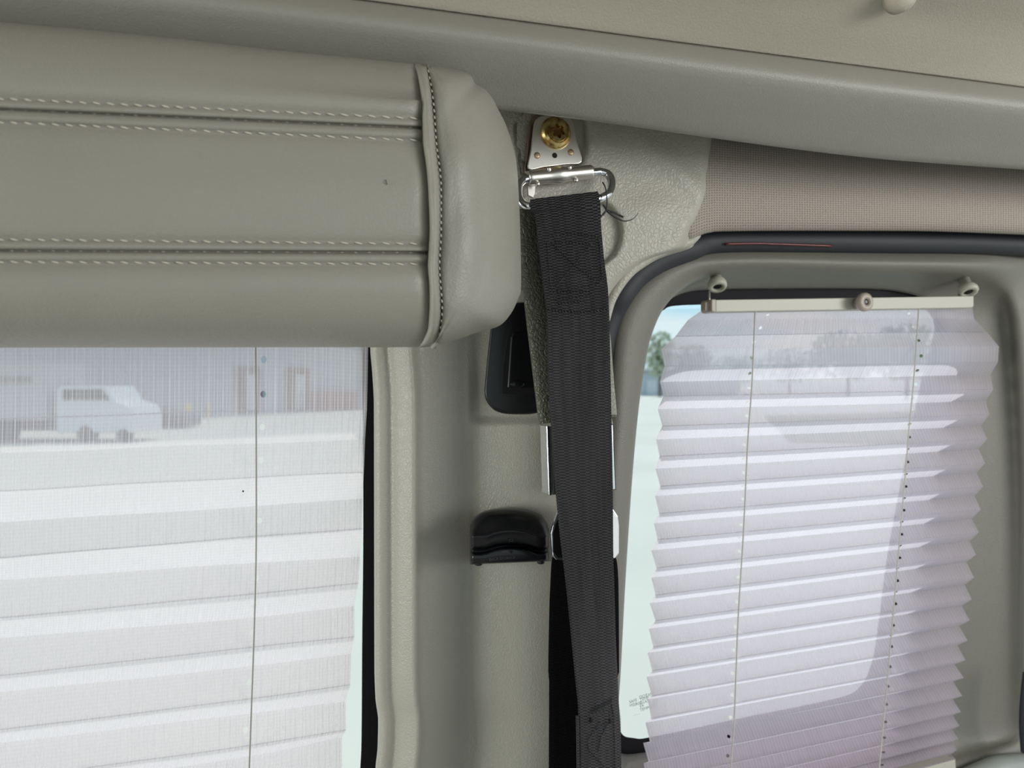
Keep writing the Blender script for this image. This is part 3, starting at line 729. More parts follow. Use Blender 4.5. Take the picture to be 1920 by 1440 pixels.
def BP(u, y, lift=0.0):
    """a point on the belt's face; u across"""
    xl, xr = itp(y, BL), itp(y, BR); ol, or_ = itp(y, BOL), itp(y, BOR)
    top = 0.0
    cup = 0.0010 * math.sin(u * math.pi) + 0.0006 * math.sin(u * 7 + y / 60.0)
    return P(lerp(xl, xr, u), y + (1 - u) * (6 if y < 390 else 6 * sstep(520, 390, y) if False else 0) + lerp(7, -2, u) * (1 - sstep(366, 440, y)), lerp(ol, or_, u) + cup + lift)
by = [361, 363, 366, 370, 376, 384, 394, 406] + list(range(418, 1625, 9))
NB = 26
lead = [(600, -.0135), (540, -.0135), (480, -.0125), (430, -.0115), (400, -.0110), (385, -.0105), (374, -.0095), (366, -.0075), (362, -.005), (360.5, -.0025)]
def bfn(i, j):
    u = i / (NB - 1)
    if j < len(lead): y, dl = lead[j]; return BP(u * 0.98 + 0.01 if j < 4 else u, y, dl)
    return BP(u, by[j - len(lead)])
ln = [0.0]
nvb = len(lead) + len(by)
for j in range(1, nvb): ln.append(ln[-1] + (bfn(13, j) - bfn(13, j - 1)).length)
grid('webbing', NB, nvb, bfn, M['web'], belt, solid=0.0013, uvfn=lambda i, j: (0.048 * i / (NB - 1), ln[j]))
# sewn seams on the belt
def bx(x, y): xl, xr = itp(y, BL), itp(y, BR); return (x - xl) / (xr - xl)
def seam(mb, pts, pitch=6.0, r_=0.00035, zig=1.0):
    for (x0, y0), (x1, y1) in zip(pts[:-1], pts[1:]):
        d = math.hypot(x1 - x0, y1 - y0); n_ = max(1, int(d / pitch))
        for k in range(n_):
            q = [(lerp(x0, x1, (k + f) / n_), lerp(y0, y1, (k + f) / n_)) for f in (0.08, .5, .92)]
            nx, ny = -(y1 - y0) / d * zig, (x1 - x0) / d * zig
            P3 = [BP(bx(q[0][0] - nx, q[0][1]), q[0][1] - ny, .0001), BP(bx(*q[1]), q[1][1], .0007), BP(bx(q[2][0] + nx, q[2][1]), q[2][1] + ny, .0001)]
            mb.tube(P3, [r_ * .7, r_, r_ * .7], 5)
mb = MB()
seam(mb, [(1035, 448), (1026, 455), (1032, 530), (1040, 560)]); seam(mb, [(1035, 442), (1076, 438), (1121, 444), (1124, 452), (1129, 525), (1122, 534), (1045, 545)])
seam(mb, [(1034, 454), (1110, 457), (1042, 538)]); seam(mb, [(1034, 454), (1078, 497), (1122, 530)])
seam(mb, [(1038, 548), (1110, 547)], zig=1.6); seam(mb, [(1042, 562), (1110, 553), (1112, 548)], zig=1.6); seam(mb, [(1040, 570), (1100, 564)], zig=1.8)
seam(mb, [(1028, 579), (1052, 584), (1100, 586), (1142, 580)], zig=1.6, r_=.00045)
mb.build('box_stitching', M['dark_thread'], belt, smooth=True)
mb = MB()
for k in range(16):
    t_ = k / 15; seam(mb, [(lerp(1108, 1146, t_), lerp(1330, 1308, t_)), (lerp(1110, 1147, t_), lerp(1338, 1318, t_))], 4, .0004, .5)
seam(mb, [(1146, 1312), (1151, 1345), (1152, 1380), (1154, 1450)]); seam(mb, [(1104, 1344), (1130, 1334), (1143, 1330), (1144, 1345)], zig=1.4)
seam(mb, [(1146, 1350), (1135, 1365), (1126, 1385), (1122, 1410)]); seam(mb, [(1128, 1352), (1112, 1372), (1102, 1392), (1104, 1406), (1125, 1428), (1138, 1445)], zig=1.2)
seam(mb, [(1142, 1352), (1122, 1366), (1108, 1380), (1100, 1392)])
mb.build('lower_stitching', M['dark_thread'], belt, smooth=True)
for (x, y) in ((1108, 1350), (1143, 1352)):
    mb = MB(); mb.lathe(BP(bx(x, y), y, .0005), NRM, [(.0016, -.0006), (.0018, .0006), (.001, .0013), (.0003, .0014)], 12); mb.build('thread_knot', M['void'], belt, smooth=True)
# folded hem beside the lower seam
def hem(i, j):
    y = 1342 + j * 12; return BP(-0.10 + 0.07 * i / 3, y, -.0006 + 0.0012 * math.sin(i / 3 * math.pi))
grid('folded_hem', 4, 24, hem, M['web'], belt, solid=.0012, uvfn=lambda i, j: (i * .0015, j * .005))
# loose thread ends
mb = MB()
mb.tube([P(*q) for q in cr_path([(1130, 342, .052), (1135, 352, .057), (1138, 375, .058), (1137, 392, .058), (1130, 402, .06), (1124, 412, .06), (1122, 420, .061)], 6)], .00055, 6)
mb.tube([P(*q) for q in cr_path([(1136, 394, .058), (1150, 398, .059), (1160, 403, .059), (1169, 407, .06)], 6)], [.0008] * 18 + [.0009], 6)
mb.tube([P(*q) for q in cr_path([(1138, 395, .058), (1150, 405, .058), (1161, 411, .058), (1170, 414.5, .058), (1181, 413, .057), (1190, 408, .056), (1196, 400, .055)], 6)], [.0009 - .0007 * k / 36 for k in range(37)], 6)
mb.tube([P(*q) for q in cr_path([(1131, 384, .056), (1136, 394, .058), (1131, 403, .06), (1126, 404, .061)], 6)], .0006, 6)
mb.build('loose_threads', M['dark_thread'], belt, smooth=True)

# ================================================================== REAR BELT WITH SLEEVE AND BUCKLE
rear = empty('seat_belt', P(1090, 800, .03))
tag(rear, 'rear seat belt in an olive plastic sleeve with a steel buckle, behind the front webbing', 'seat belt')
SLX = [(392, 968), (480, 975), (571, 983), (680, 996), (795, 1010)]
SRX = [(392, 1105), (571, 1137), (680, 1148), (785, 1156)]
sy_ = [392, 396, 402, 430, 470, 520, 571, 620, 680, 730, 780, 790, 795]
prS = [(0, -.016), (0, -.010), (0.0, -.004), (.012, -.0015), (.035, 0.0), (.10, .0008), (.25, .0012), (.5, .0015), (.75, .0012), (.9, .0008), (.965, 0.0), (.99, -.0015), (1, -.004), (1, -.010), (1, -.016)]
def slv(i, j):
    y = sy_[j]; yy = y + (1 - i / (len(prS) - 1)) * 0
    x = lerp(itp(y, SLX), itp(y, SRX), prS[i][0])
    return P(x, y + (0 if y < 700 else -14 * prS[i][0] * sstep(700, 795, y)), lerp(.044, .050, (y - 392) / 400) + prS[i][1])
grid('sleeve', len(prS), len(sy_), slv, M['sleeve'], rear, solid=.0015)
M['sleeve_edge'] = vinyl('sleeve_edge_plastic', (0.30, 0.29, 0.24), 330, 0.4, 0.45)
mb = MB(); mb.prism([(1141, 600), (1146, 640), (1152, 720), (1157.5, 778), (1146, 778), (1136, 700)], .052, .044)
o = mb.build('sleeve_rib', M['sleeve_edge'], rear, bevel=.0006); o['label'] = 'pale rib on the right edge of the sleeve'
# steel channel
hsy = [(798, 1025, 1150), (930, 1031, 1155)]
mb = MB(); mb.prism([(1026, 800), (1150, 795), (1155, 918), (1031, 928)], .036, .034); mb.build('channel_back', M['black_soft'], rear)
mb = MB(); mb.prism([(1025, 798), (1032, 799), (1036, 929), (1029, 929)], .049, .034); mb.build('channel_flange', M['chrome'], rear, bevel=.0006)
mb = MB(); mb.prism([(1144, 796), (1149, 796), (1154, 918), (1149, 918)], .049, .034); mb.build('channel_flange', M['chrome'], rear, bevel=.0006)
mb = MB(); mb.prism([(1036, 802), (1060, 801), (1060, 926), (1040, 927)], .044, .040); o = mb.build('green_liner', mat('dark_green_plastic', (0.015, 0.05, 0.035), .35)[0], rear)
# tongue plate
tp_ = [(1052, 944), (1060, 940), (1130, 940), (1148, 952), (1159, 968), (1161, 985), (1161, 1038), (1154, 1047), (1120, 1050), (1060, 1052), (1043, 1050), (1036, 1042), (1033, 1000), (1037, 985)]
mb = MB(); mb.prism(tp_, .050, .0475); mb.build('tongue_plate', M['chrome'], rear, bevel=.0007)
mb = MB(); mb.prism([(1054, 952), (1120, 952), (1120, 1046), (1046, 1046), (1037, 1036), (1036, 1000), (1040, 986)], .0512, .0498); mb.build('tongue_cover', M['black_soft'], rear, bevel=.0005)
mb = MB(); mb.prism([(1146, 956), (1158, 970), (1160.5, 985), (1160.5, 1037), (1153, 1046), (1146, 1047)], .0515, .0500); o = mb.build('tongue_edge', mat('tongue_white', (.85, .85, .86), .25)[0], rear, bevel=.0005); o['label'] = 'bright white right edge of the tongue'  # plain white strip over the right edge of the chrome plate
RL = [(1030, 1044), (1050, 1036), (1080, 1034), (1140, 1031.5), (1270, 1029.5), (1272, 1030.5), (1440, 1030), (1620, 1030)]
RR = [(1030, 1150), (1060, 1157), (1100, 1159), (1265, 1160), (1268, 1158), (1440, 1164), (1620, 1164)]
ry = list(range(1030, 1630, 8))
def rfn(i, j):
    u = i / 15; y = ry[j]; return P(lerp(itp(y, RL), itp(y, RR), u), y, .044 + .004 * sstep(1090, 1040, y) * 0 + .0008 * math.sin(u * 3.1))
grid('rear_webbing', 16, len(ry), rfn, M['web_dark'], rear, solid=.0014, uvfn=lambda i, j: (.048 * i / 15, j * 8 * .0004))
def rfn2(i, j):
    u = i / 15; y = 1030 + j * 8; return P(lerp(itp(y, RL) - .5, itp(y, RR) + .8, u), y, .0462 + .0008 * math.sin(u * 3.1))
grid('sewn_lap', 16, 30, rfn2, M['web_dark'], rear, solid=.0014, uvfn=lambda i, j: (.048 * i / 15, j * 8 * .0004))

# ================================================================== HEIGHT ADJUSTER
adj = empty('belt_height_adjuster', P(965, 770, -.008))
tag(adj, 'black plastic belt height adjuster sunk in the pillar under the bolster', 'belt adjuster')
oa = [(909, 742), (911, 700), (916, 650), (921, 612), (928, 588), (945, 572), (975, 567), (1010, 566), (1035, 566), (1035, 700), (1034, 740), (1026, 765), (1008, 775), (975, 777), (942, 775), (922, 765)]
ia = [(942, 738), (944, 690), (951, 640), (954, 624), (960, 618), (1000, 617), (1012, 620), (1012, 700), (1011, 732), (1004, 738), (970, 740)]
oc = cr_path(oa, 5, True)
def scale(poly, f):
    cx = sum(p[0] for p in poly) / len(poly); cy = sum(p[1] for p in poly) / len(poly)
    return [(cx + (x - cx) * f, cy + (y - cy) * f) for x, y in poly]
rings = [(1.0, -.022), (1.0, -.004), (.985, -.0015), (.95, -.0003), (.9, 0.0), (.5, 0.0), (.0, 0.0)]
V = []; n = len(oc)
for f, o_ in rings[:-1]: V += [P(x, y, o_) for x, y in scale(oc, f)]
Fc = []
for k in range(len(rings) - 2): Fc += [(k * n + i, k * n + (i + 1) % n, (k + 1) * n + (i + 1) % n, (k + 1) * n + i) for i in range(n)]
Fc.append(tuple((len(rings) - 2) * n + i for i in range(n)))
obj('bezel', V, Fc, M['black'], adj, smooth=True, face_cam=True)
mb = MB(); mb.prism(ia, .0010, -.002); mb.build('slot', M['void'], adj)
sb_ = [(952, 728), (955, 680), (958, 632), (962, 623), (975, 621), (1004, 621), (1004, 729)]
mb = MB(); mb.prism(sb_, .0045, -.001); mb.build('slider_button', M['black_soft'], adj, bevel=.0012)
mb = MB(); c_ = P(970, 720, .0042)
mb.lathe(c_, NRM, [(.0062, 0), (.0058, .0008), (.0040, .0014), (.001, .0016)], 24)
for k, v_ in enumerate(mb.v): mb.v[k] = Vector((v_.x, v_.y, c_.z + (v_.z - c_.z) * .5))
mb.build('thumb_pad', M['black_soft'], adj, smooth=True)

# ================================================================== BELT CLIP
clip = empty('belt_clip', P(955, 1050, .0))
tag(clip, 'glossy black belt storage clip mounted on the pillar', 'belt clip')
CT = [(882, 985), (890, 970), (910, 957), (930, 953), (954, 951.5), (975, 953), (991, 956), (1015, 965), (1029, 985)]
ARC = [(882, 1006), (896, 1007), (912, 1006), (925, 1001), (940, 997.5), (960, 996), (980, 997.5), (1000, 1003), (1012, 1007), (1029, 1005)]
ARC2 = [(882, 1039), (898, 1039.5), (912, 1037), (930, 1031), (945, 1028.3), (962, 1028), (980, 1029.5), (998, 1034), (1012, 1038.5), (1029, 1037)]
cxs = [881, 881.6, 883, 886, 890, 895, 901] + list(range(908, 1006, 6)) + [1010, 1016, 1021, 1025, 1027.5, 1029, 1029.6]
def edgef(x):                                   # sides roll back to the pillar
    a = min(x - 881, 1029.6 - x); return math.sqrt(max(0, 1 - (1 - min(1, a / 6)) ** 2))
def clip_rows(x):
    t = itp(x, CT); a = itp(x, ARC); b2 = itp(x, ARC2); bot = 1018 + (a - 996) * .8; ly = lin(x, [(882, 1058), (1029, 1052)])
    return [(t, -.014), (t + 0.4, .006), (t + 2, .012), (t + 6, .018), (t + 14, .023), (lerp(t, a, .55), .0275), (lerp(t, a, .8), .031), (a - 3, .0335), (a - .8, .0345), (a + 1, .0345), (a + 3, .0335),
            (lerp(a, bot, .55), .0325), (bot - 1.5, .0315), (bot, .0305), (bot + 1.0, .027), (bot + 1.5, .012), (b2 - 1.0, .012), (b2 - .6, .029), (b2, .032), (b2 + 1.5, .0335), (b2 + 4, .034),
            (lerp(b2, ly, .7), .0335), (ly - 1.5, .0325), (ly, .030), (ly + .6, .02), (ly, -.014)]
CR_ = [clip_rows(x) for x in cxs]
def clf(i, j):
    x = cxs[i]; y, o_ = CR_[i][j]; e_ = edgef(x)
    return P(x, y, -.016 + (o_ + .016) * (0.25 + .75 * e_ if e_ > 0 else 0))
o = grid('clip_body', len(cxs), len(CR_[0]), clf, M['black_soft'], clip)
mb = MB(); v_, f_ = letters('BACK STORAGE', 0.0029, 917, 1051.5, .0338, None, None, 'emboss', 0.02, .0, .0002); mb.add(v_, f_)
mb.build('embossed_lettering', mat('embossed_black', (0.035, 0.035, 0.037), .5)[0], clip)
mb = MB(); v_, f_ = letters('K2', 0.0032, 954, 1016, .0333, None, None, 'emboss', 0.0, .0, .0002); mb.add(v_, f_); mb.build('embossed_mark', M['black'], clip)
mb = MB(); mb.prism([(954, 1033), (963, 1032), (959, 1038.5)], .0344, .0330); mb.build('arrow_mark', M['void'], clip)
for x in (897, 1014):
    mb = MB(); c_ = P(x, 1052 if x > 950 else 1055, .027); mb.lathe(c_, (0, 0, -1), [(.0030, -.003), (.0030, .0015), (.0018, .0022), (.0006, .0022)], 18); mb.build('foot_stud', M['black'], clip, smooth=True)

# ================================================================== BLINDS
def blind_mesh(name, creases, xcols, xref, m, parent, near_off, far_off, cols, uoff=0.0, thick=0):
    """creases: list of (near?, points) where points is a function s -> (x, y, off)"""
    V = []; uv = []; Fc = []
    n_ = len(cols)
    for k in range(len(creases) - 1):
        A, B = creases[k], creases[k + 1]; b0 = len(V)
        sub = 4
        for q in range(sub + 1):
            t_ = q / sub
            for s_ in cols:
                a = A(s_); b_ = B(s_)
                V.append(P(*a).lerp(P(*b_), t_)); uv.append((xref(s_), k + min(.9999, t_) if q < sub else k + .9999))
        for q in range(sub):
            for i in range(n_ - 1):
                a = b0 + q * n_ + i; Fc.append((a, a + 1, a + n_ + 1, a + n_))
    return obj(name, V, Fc, m, parent, smooth=False, uvs=uv, face_cam=True)
# --- left blind
bl = empty('pleated_blind', P(300, 655, -.03))
tag(bl, 'large translucent pleated blind over the left window under the bolster', 'blind')
LC = [(575, 570, 590, 692), (640, 640, 655, 690), (711, 709, 720, 689), (786, 770, 768, 688), (850, 831, 825, 684.5), (921, 895, 886, 682), (979, 949, 934, 680), (1046, 1006, 991, 679), (1088, 1055, 1044, 675), (1159, 1113, 1094, 672), (1196, 1157, 1136, 664.5),
      (1267, 1213, 1194, 664.5), (1298, 1248, 1225, 658.5), (1369, 1309, 1284, 656.5), (1393, 1336, 1315, 648.5), (1462, 1396, 1369, 648.5), (1482, 1416, 1382, 641), (1555, 1485, 1456, 641), (1573, 1505, 1478, 634), (1640, 1570, 1540, 634)]
def lc(k):
    y0, y1, y2, xr = LC[k]
    near = (k % 2 == 1)
    amp = 0.0 if k < 2 else min(1.0, (k - 1) / 7.0)
    off = -.034 + (0.0095 if near else -.0095) * amp
    def f(s_):
        x = lerp(-520, xr, s_)
        yy = itp(x, [(0, y0), (480, y1), (xr, y2)]) if x >= 0 else y0 + (x) * (y0 - y1) / 480 * -1 * -1
        wav = 1.2 * math.sin(x / 55 + k * 1.3) * (1 - amp * .7)
        return (x, yy + wav, off + .0006 * math.sin(x / 90 + k))
    return f
lcols = [k / 72 for k in range(73)]
um = lambda x: (x - 960) * .00046
huL = um(484)
def lref(s_): return um(lerp(-520, 685, s_))
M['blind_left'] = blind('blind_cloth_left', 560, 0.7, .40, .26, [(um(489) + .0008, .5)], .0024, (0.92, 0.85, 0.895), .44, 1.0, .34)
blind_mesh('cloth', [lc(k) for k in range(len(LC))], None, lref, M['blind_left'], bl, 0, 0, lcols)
mb = MB(); mb.tube([P(*q) for q in cr_path([(477, 600, -.024), (479, 650, -.024), (480, 740, -.0235), (480.5, 900, -.022), (480, 1050, -.021), (476, 1200, -.021), (471, 1340, -.021), (466, 1480, -.021), (462, 1600, -.021)], 5)], .0006, 8)
mb.build('pull_cord', M['cord'], bl, smooth=True)
mb = MB(); mb.lathe(P(456, 921, -.0225), NRM, [(.0007, 0), (.0007, .0004)], 10); mb.build('speck', M['void'], bl)
# --- right blind
br = empty('pleated_blind', P(1580, 575, -.045))
tag(br, 'smaller translucent pleated blind hanging over the right door window', 'blind')
RN = [  # alternating far, near
 (1313, 584, 1823, 576, 0), (1290, 600, 1826, 597, 1), (1266, 631, 1851, 623, 0), (1240, 655, 1873, 650, 1), (1246, 686, 1871, 679, 0.6), (1237, 716, 1857, 702, 0), (1244, 743, 1862, 730, 1), (1233, 767, 1848, 752, 0), (1242, 799, 1855, 777, 1), (1230, 824, 1839, 799, 0),
 (1237, 856, 1851, 823, 1), (1229, 879, 1835, 842, 0), (1238, 912, 1847, 868, 1), (1228, 930, 1831, 887, 0), (1236, 963, 1843, 912, 1), (1226, 981, 1827, 930, 0), (1233, 1012, 1839, 955, 1), (1221, 1032, 1822, 973, 0),
 (1231, 1065, 1835, 998, 1), (1221, 1083, 1818, 1015, 0), (1229, 1116, 1830, 1040, 1), (1218, 1131, 1812, 1054, 0), (1229, 1164, 1826, 1083, 1), (1216, 1179, 1809, 1097, 0), (1225, 1213, 1822, 1124, 1), (1214, 1224, 1803, 1136, 0),
 (1223, 1258, 1818, 1163, 1), (1212, 1269, 1798, 1174, 0), (1222, 1305, 1814, 1201, 1), (1214, 1311, 1795, 1210, 0), (1221, 1347, 1810, 1238, 1), (1210, 1355, 1790, 1246, 0), (1219, 1392, 1807, 1271, 1), (1206, 1393, 1787, 1278, 0),
 (1216, 1428, 1804, 1305, 1), (1207, 1431, 1786, 1311, 0), (1212, 1466, 1802, 1335, 1), (1205, 1468, 1786, 1341, 0), (1210, 1500, 1799, 1361, 1), (1203, 1502, 1785, 1368, 0), (1207, 1532, 1797, 1386, 1), (1200, 1536, 1783, 1391, 0), (1205, 1560, 1794, 1406, 1), (1199, 1566, 1784, 1414, 0), (1203, 1584, 1792, 1424, 1)]
def rc(k):
    xl, yl_, xr, yr, near = RN[k]; off = lerp(-.064, -.045, near)
    def f(s_):
        x = lerp(xl, xr, s_); bow = 3.0 * math.sin(math.pi * s_) * (0.2 if k > 3 else -0.4)
        return (x, lerp(yl_, yr, s_) + bow, off)
    return f
rcols = [k / 40 for k in range(41)]
RX = 600 * .00058
def rref(s_): return s_ * RX
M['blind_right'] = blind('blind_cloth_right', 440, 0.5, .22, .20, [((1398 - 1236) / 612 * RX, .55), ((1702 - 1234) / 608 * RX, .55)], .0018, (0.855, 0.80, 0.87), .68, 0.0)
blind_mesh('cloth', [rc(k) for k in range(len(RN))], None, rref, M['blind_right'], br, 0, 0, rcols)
for pts in ([(1416, 578, -.041), (1410, 720, -.041), (1402, 830, -.0405), (1394, 1000, -.0405), (1384, 1162, -.0405), (1377, 1345, -.0405), (1370, 1440, -.0405), (1362, 1540, -.0405)],
            [(1723, 574, -.041), (1713, 716, -.041), (1705, 797, -.0405), (1700, 862, -.0405), (1688, 1000, -.0405), (1668, 1231, -.0405), (1650, 1422, -.0405), (1648, 1440, -.0405)]):
    mb = MB(); mb.tube([P(*q) for q in cr_path(pts, 5)], .0007, 8); mb.build('pull_cord', M['cord_pale'], br, smooth=True)
mb = MB(); mb.prism([(1342, 562), (1826, 555), (1826, 574), (1823, 577), (1342, 585)], -.040, -.056); mb.build('headrail', M['cream'], br, bevel=.0008)
mb = MB(); mb.prism([(1334, 561), (1343, 560.5), (1343, 586), (1334, 584)], -.039, -.057); mb.build('rail_end', M['tan'], br, bevel=.0012)
mb = MB(); mb.prism([(1322, 566), (1335, 565), (1335, 582), (1322, 583)], -.044, -.052); mb.build('bracket', M['tan'], br, bevel=.001)
mb = MB(); mb.tube([P(1330, 542, -.047), P(1330, 560, -.045), P(1331, 574, -.043)], .0010, 8); mb.build('bracket_wire', M['steel'], br, smooth=True)
mk = WD(1610, -.04) / F
mb = MB(); c_ = P(1606, 568.5, -.040); mb.lathe(c_, NRM, [(10 * mk, -.001), (10 * mk, .006), (16 * mk, .0075), (17.5 * mk, .0095), (17 * mk, .0125), (13 * mk, .0140), (6.5 * mk, .0142), (6 * mk, .0125), (2 * mk, .0122)], 36)
kn = mb.build('rail_knob', M['tan'], br, smooth=True)
mb = MB(); mb.lathe(c_ + NRM * .0123, NRM, [(5.5 * mk, 0), (5.5 * mk, .0004), (3 * mk, .0008), (1 * mk, .0008)], 20); mb.build('knob_screw', M['black_soft'], kn)
mb = MB(); mb.prism([(1200, 1588), (1792, 1424), (1793, 1446), (1200, 1612)], -.047, -.062); mb.build('bottom_rail', M['cream'], br, bevel=.001)

# mounting pegs under the top of the recess
for k, (x, y, lb) in enumerate(((1345, 535, 'pale green plastic mounting peg above the left end of the headrail'), (1815, 545, 'pale green plastic mounting peg above the right end of the headrail'))):
    mk = WD(x, -.045) / F; ax = (Vector((-0.02, -0.54, -0.84))).normalized(); c_ = P(x, y, -.041)
    pg = empty('mounting_peg', c_ - ax * .012); tag(pg, lb, 'peg', 'pegs above the door window blind')
    mb = MB(); mb.lathe(c_, ax, [(10 * mk, -.024), (10 * mk, -.006), (15 * mk, -.005), (17.5 * mk, -.002), (17.5 * mk, .001), (15.5 * mk, .003), (9.5 * mk, .0032), (8.5 * mk, -.002), (2 * mk, -.003)], 32)
    b0 = mb.build('peg_body', M['cream'], pg, smooth=True)
    mb = MB(); mb.lathe(c_, ax, [(7.5 * mk, -.0012), (7 * mk, .0018), (3 * mk, .0022), (1 * mk, .0022)], 16); mb.build('screw_head', M['black_soft'], pg)

# ================================================================== OUTDOORS
GZ = -1.9
def ground_mat():
    m, nt, b = mat('concrete_yard', (0.62, 0.63, 0.57), 0.9)
    t = nd(nt, 'ShaderNodeTexCoord'); n = nd(nt, 'ShaderNodeTexNoise'); n.inputs['Scale'].default_value = 0.35; n.inputs['Detail'].default_value = 6
    r = nd(nt, 'ShaderNodeValToRGB'); r.color_ramp.elements[0].position = .3; r.color_ramp.elements[0].color = (0.65, 0.63, 0.545, 1)
    r.color_ramp.elements[1].position = .7; r.color_ramp.elements[1].color = (0.72, 0.70, 0.60, 1)
    nt.links.new(t.outputs['Object'], n.inputs[0]); nt.links.new(n.outputs[0], r.inputs[0]); nt.links.new(r.outputs[0], b.inputs['Base Color'])
    return m
M['yard'] = ground_mat()
o = obj('ground', [(-400, -300, GZ), (400, -300, GZ), (400, 600, GZ), (-400, 600, GZ)], [(0, 1, 2, 3)], M['yard'], smooth=False)
tag(o, 'pale concrete yard outside the van', kind='structure')
M['grass'] = mat('dull_grass', (0.20, 0.24, 0.12), .9)[0]
o = obj('grass_verge', [(9, 24, GZ + .02), (26, 21, GZ + .02), (44, 60, GZ + .02), (15, 44, GZ + .02)], [(0, 1, 2, 3)], M['grass'], smooth=False); tag(o, 'dull green grass verge beyond the yard seen through the right blind', 'grass', kind='stuff')
# building
M['siding'] = None
m, nt, b = mat('grey_siding', (0.46, 0.50, 0.54), .5); M['siding'] = m
t = nd(nt, 'ShaderNodeTexCoord'); w = nd(nt, 'ShaderNodeTexWave'); w.bands_direction = 'Y'; w.inputs['Scale'].default_value = 1.2
r = nd(nt, 'ShaderNodeValToRGB'); r.color_ramp.elements[0].color = (.40, .44, .48, 1); r.color_ramp.elements[1].color = (.52, .56, .60, 1)
nt.links.new(t.outputs['Object'], w.inputs[0]); nt.links.new(w.outputs[0], r.inputs[0]); nt.links.new(r.outputs[0], b.inputs['Base Color'])
BA, BB = Vector((-18.2, 46, 0)), Vector((-12.3, 60, 0)); BD = (BB - BA).normalized(); BN = Vector((BD.y, -BD.x, 0))
def bpt(px):                                   # where the ray of that column meets the building front
    k_ = (px - 960) / F; t_ = (k_ * BA.y - BA.x) / (BD.x - k_ * BD.y); return BA + BD * t_
bang = math.atan2(BD.y, BD.x); RB = Matrix.Rotation(bang, 3, 'Z')
bld = empty('metal_building', BA + Vector((0, 0, GZ))); tag(bld, 'long grey metal building across the yard seen through the left blind', 'building')
mb = MB(); c_ = BA + BD * 10 - BN * 8; mb.box((c_.x, c_.y, GZ + 4.2), 70, 16, 8.4, RB); mb.build('wall', M['siding'], bld)
mb = MB(); mb.box((c_.x, c_.y, GZ + 8.5), 71, 17, .25, RB); mb.build('roof', mat('roof_metal', (.6, .62, .64), .4)[0], bld)
M['bframe'] = mat('brown_frame', (0.20, 0.14, 0.13), .6)[0]; M['bdoor'] = mat('white_door', (0.62, 0.66, 0.70), .5)[0]
for (xa, xb, yt_) in ((442, 487, 688), (536, 576, 690)):
    a, b_ = bpt(xa), bpt(xb); mid = (a + b_) / 2; h = (720 - yt_) / F * mid.y - GZ; wdt = (b_ - a).length
    f = None
    mb = MB(); mb.box(mid + BN * .1 + Vector((0, 0, GZ + h / 2)), wdt, .3, h, RB); f = mb.build('door_frame', M['bframe'], bld)
    mb = MB(); mb.box(mid + BN * .2 + Vector((0, 0, GZ + h * .44)), wdt * .42, .3, h * .80, RB); mb.build('door_leaf', M['bdoor'], f)
a = bpt(600); h_ = 1.2
mb = MB(); mb.box(a + BN * 1.2 + Vector((0, 0, GZ + .65)), 4.5, 1.2, 1.3, RB); o = mb.build('container', mat('faded_red_paint', (.36, .16, .13), .6)[0], bevel=.05); tag(o, 'faded red bin standing by the grey building', 'bin')
for k, (x, yb_) in enumerate(((352, 790), (391, 784))):
    d = 1.9 * F / (yb_ - 720); c_ = G(x, yb_, d)
    mb = MB(); mb.lathe((c_.x, c_.y, GZ), (0, 0, 1), [(.16 if k == 0 else .11, 0), (.16 if k == 0 else .11, .78), (.10, .86), (.02, .88)], 16)
    o = mb.build('bollard', mat('yellow_paint', (.75, .52, .08), .5)[0] if k == 0 else bpy.data.materials['yellow_paint'], smooth=True)
    tag(o, ('thick yellow bollard nearer the parked truck' if k == 0 else 'thin yellow bollard nearer the building doors'), 'bollard', 'yellow bollards by the building')
# flatbed truck, facing right
TD = 24.0; s_ = TD / F
def T(x, y, dz=0): v = G(x, y, TD); return Vector((v.x, TD + dz, v.z))
def side(mb, poly, y0, y1):
    n_ = len(poly); A = [T(x, y, y0) for x, y in poly]; B = [T(x, y, y1) for x, y in poly]
    mb.add(A + B, [tuple(range(n_)), tuple(range(2 * n_ - 1, n_ - 1, -1))] + [(i, (i + 1) % n_, n_ + (i + 1) % n_, n_ + i) for i in range(n_)])
trk = empty('box_truck', T(100, 828)); tag(trk, 'white truck with a grey box body parked by the building, seen through the left blind', 'truck')
mb = MB(); side(mb, [(104, 790), (104, 732), (112, 724), (196, 724), (214, 752), (246, 762), (253, 780), (253, 812), (104, 812)], 0, 1.9); mb.build('cab', mat('white_paint', (.80, .84, .88), .25)[0], trk, bevel=.06)
mb = MB(); side(mb, [(118, 750), (118, 730), (192, 730), (206, 750)], -.03, 1.93); mb.build('side_window', mat('dark_glass', (.03, .035, .04), .1)[0], trk)
mb = MB(); side(mb, [(-260, 788), (-260, 682), (88, 682), (88, 788)], -.1, 2.1); mb.build('box_body', mat('dull_box', (.50, .52, .54), .5)[0], trk, bevel=.03)
mb = MB(); side(mb, [(-260, 718), (-260, 706), (62, 706), (62, 718)], -.13, 2.12); mb.build('box_stripe', mat('brown_stripe', (.25, .22, .20), .5)[0], trk)
mb = MB(); side(mb, [(-260, 808), (-260, 789), (150, 789), (150, 808)], .2, 1.7); mb.build('chassis', mat('chassis_black', (.02, .02, .025), .6)[0], trk)
for x, y, r_ in ((160, 812, 17), (230, 815, 13), (10, 812, 17)):
    mb = MB(); mb.lathe(T(x, y, -.02), (0, 1, 0), [(r_ * s_ * .5, 0), (r_ * s_, .03), (r_ * s_, .32), (r_ * s_ * .6, .35)], 28)
    w_ = mb.build('wheel', mat('tyre', (.02, .02, .025), .7)[0] if 'tyre' not in bpy.data.materials else bpy.data.materials['tyre'], trk, smooth=False)
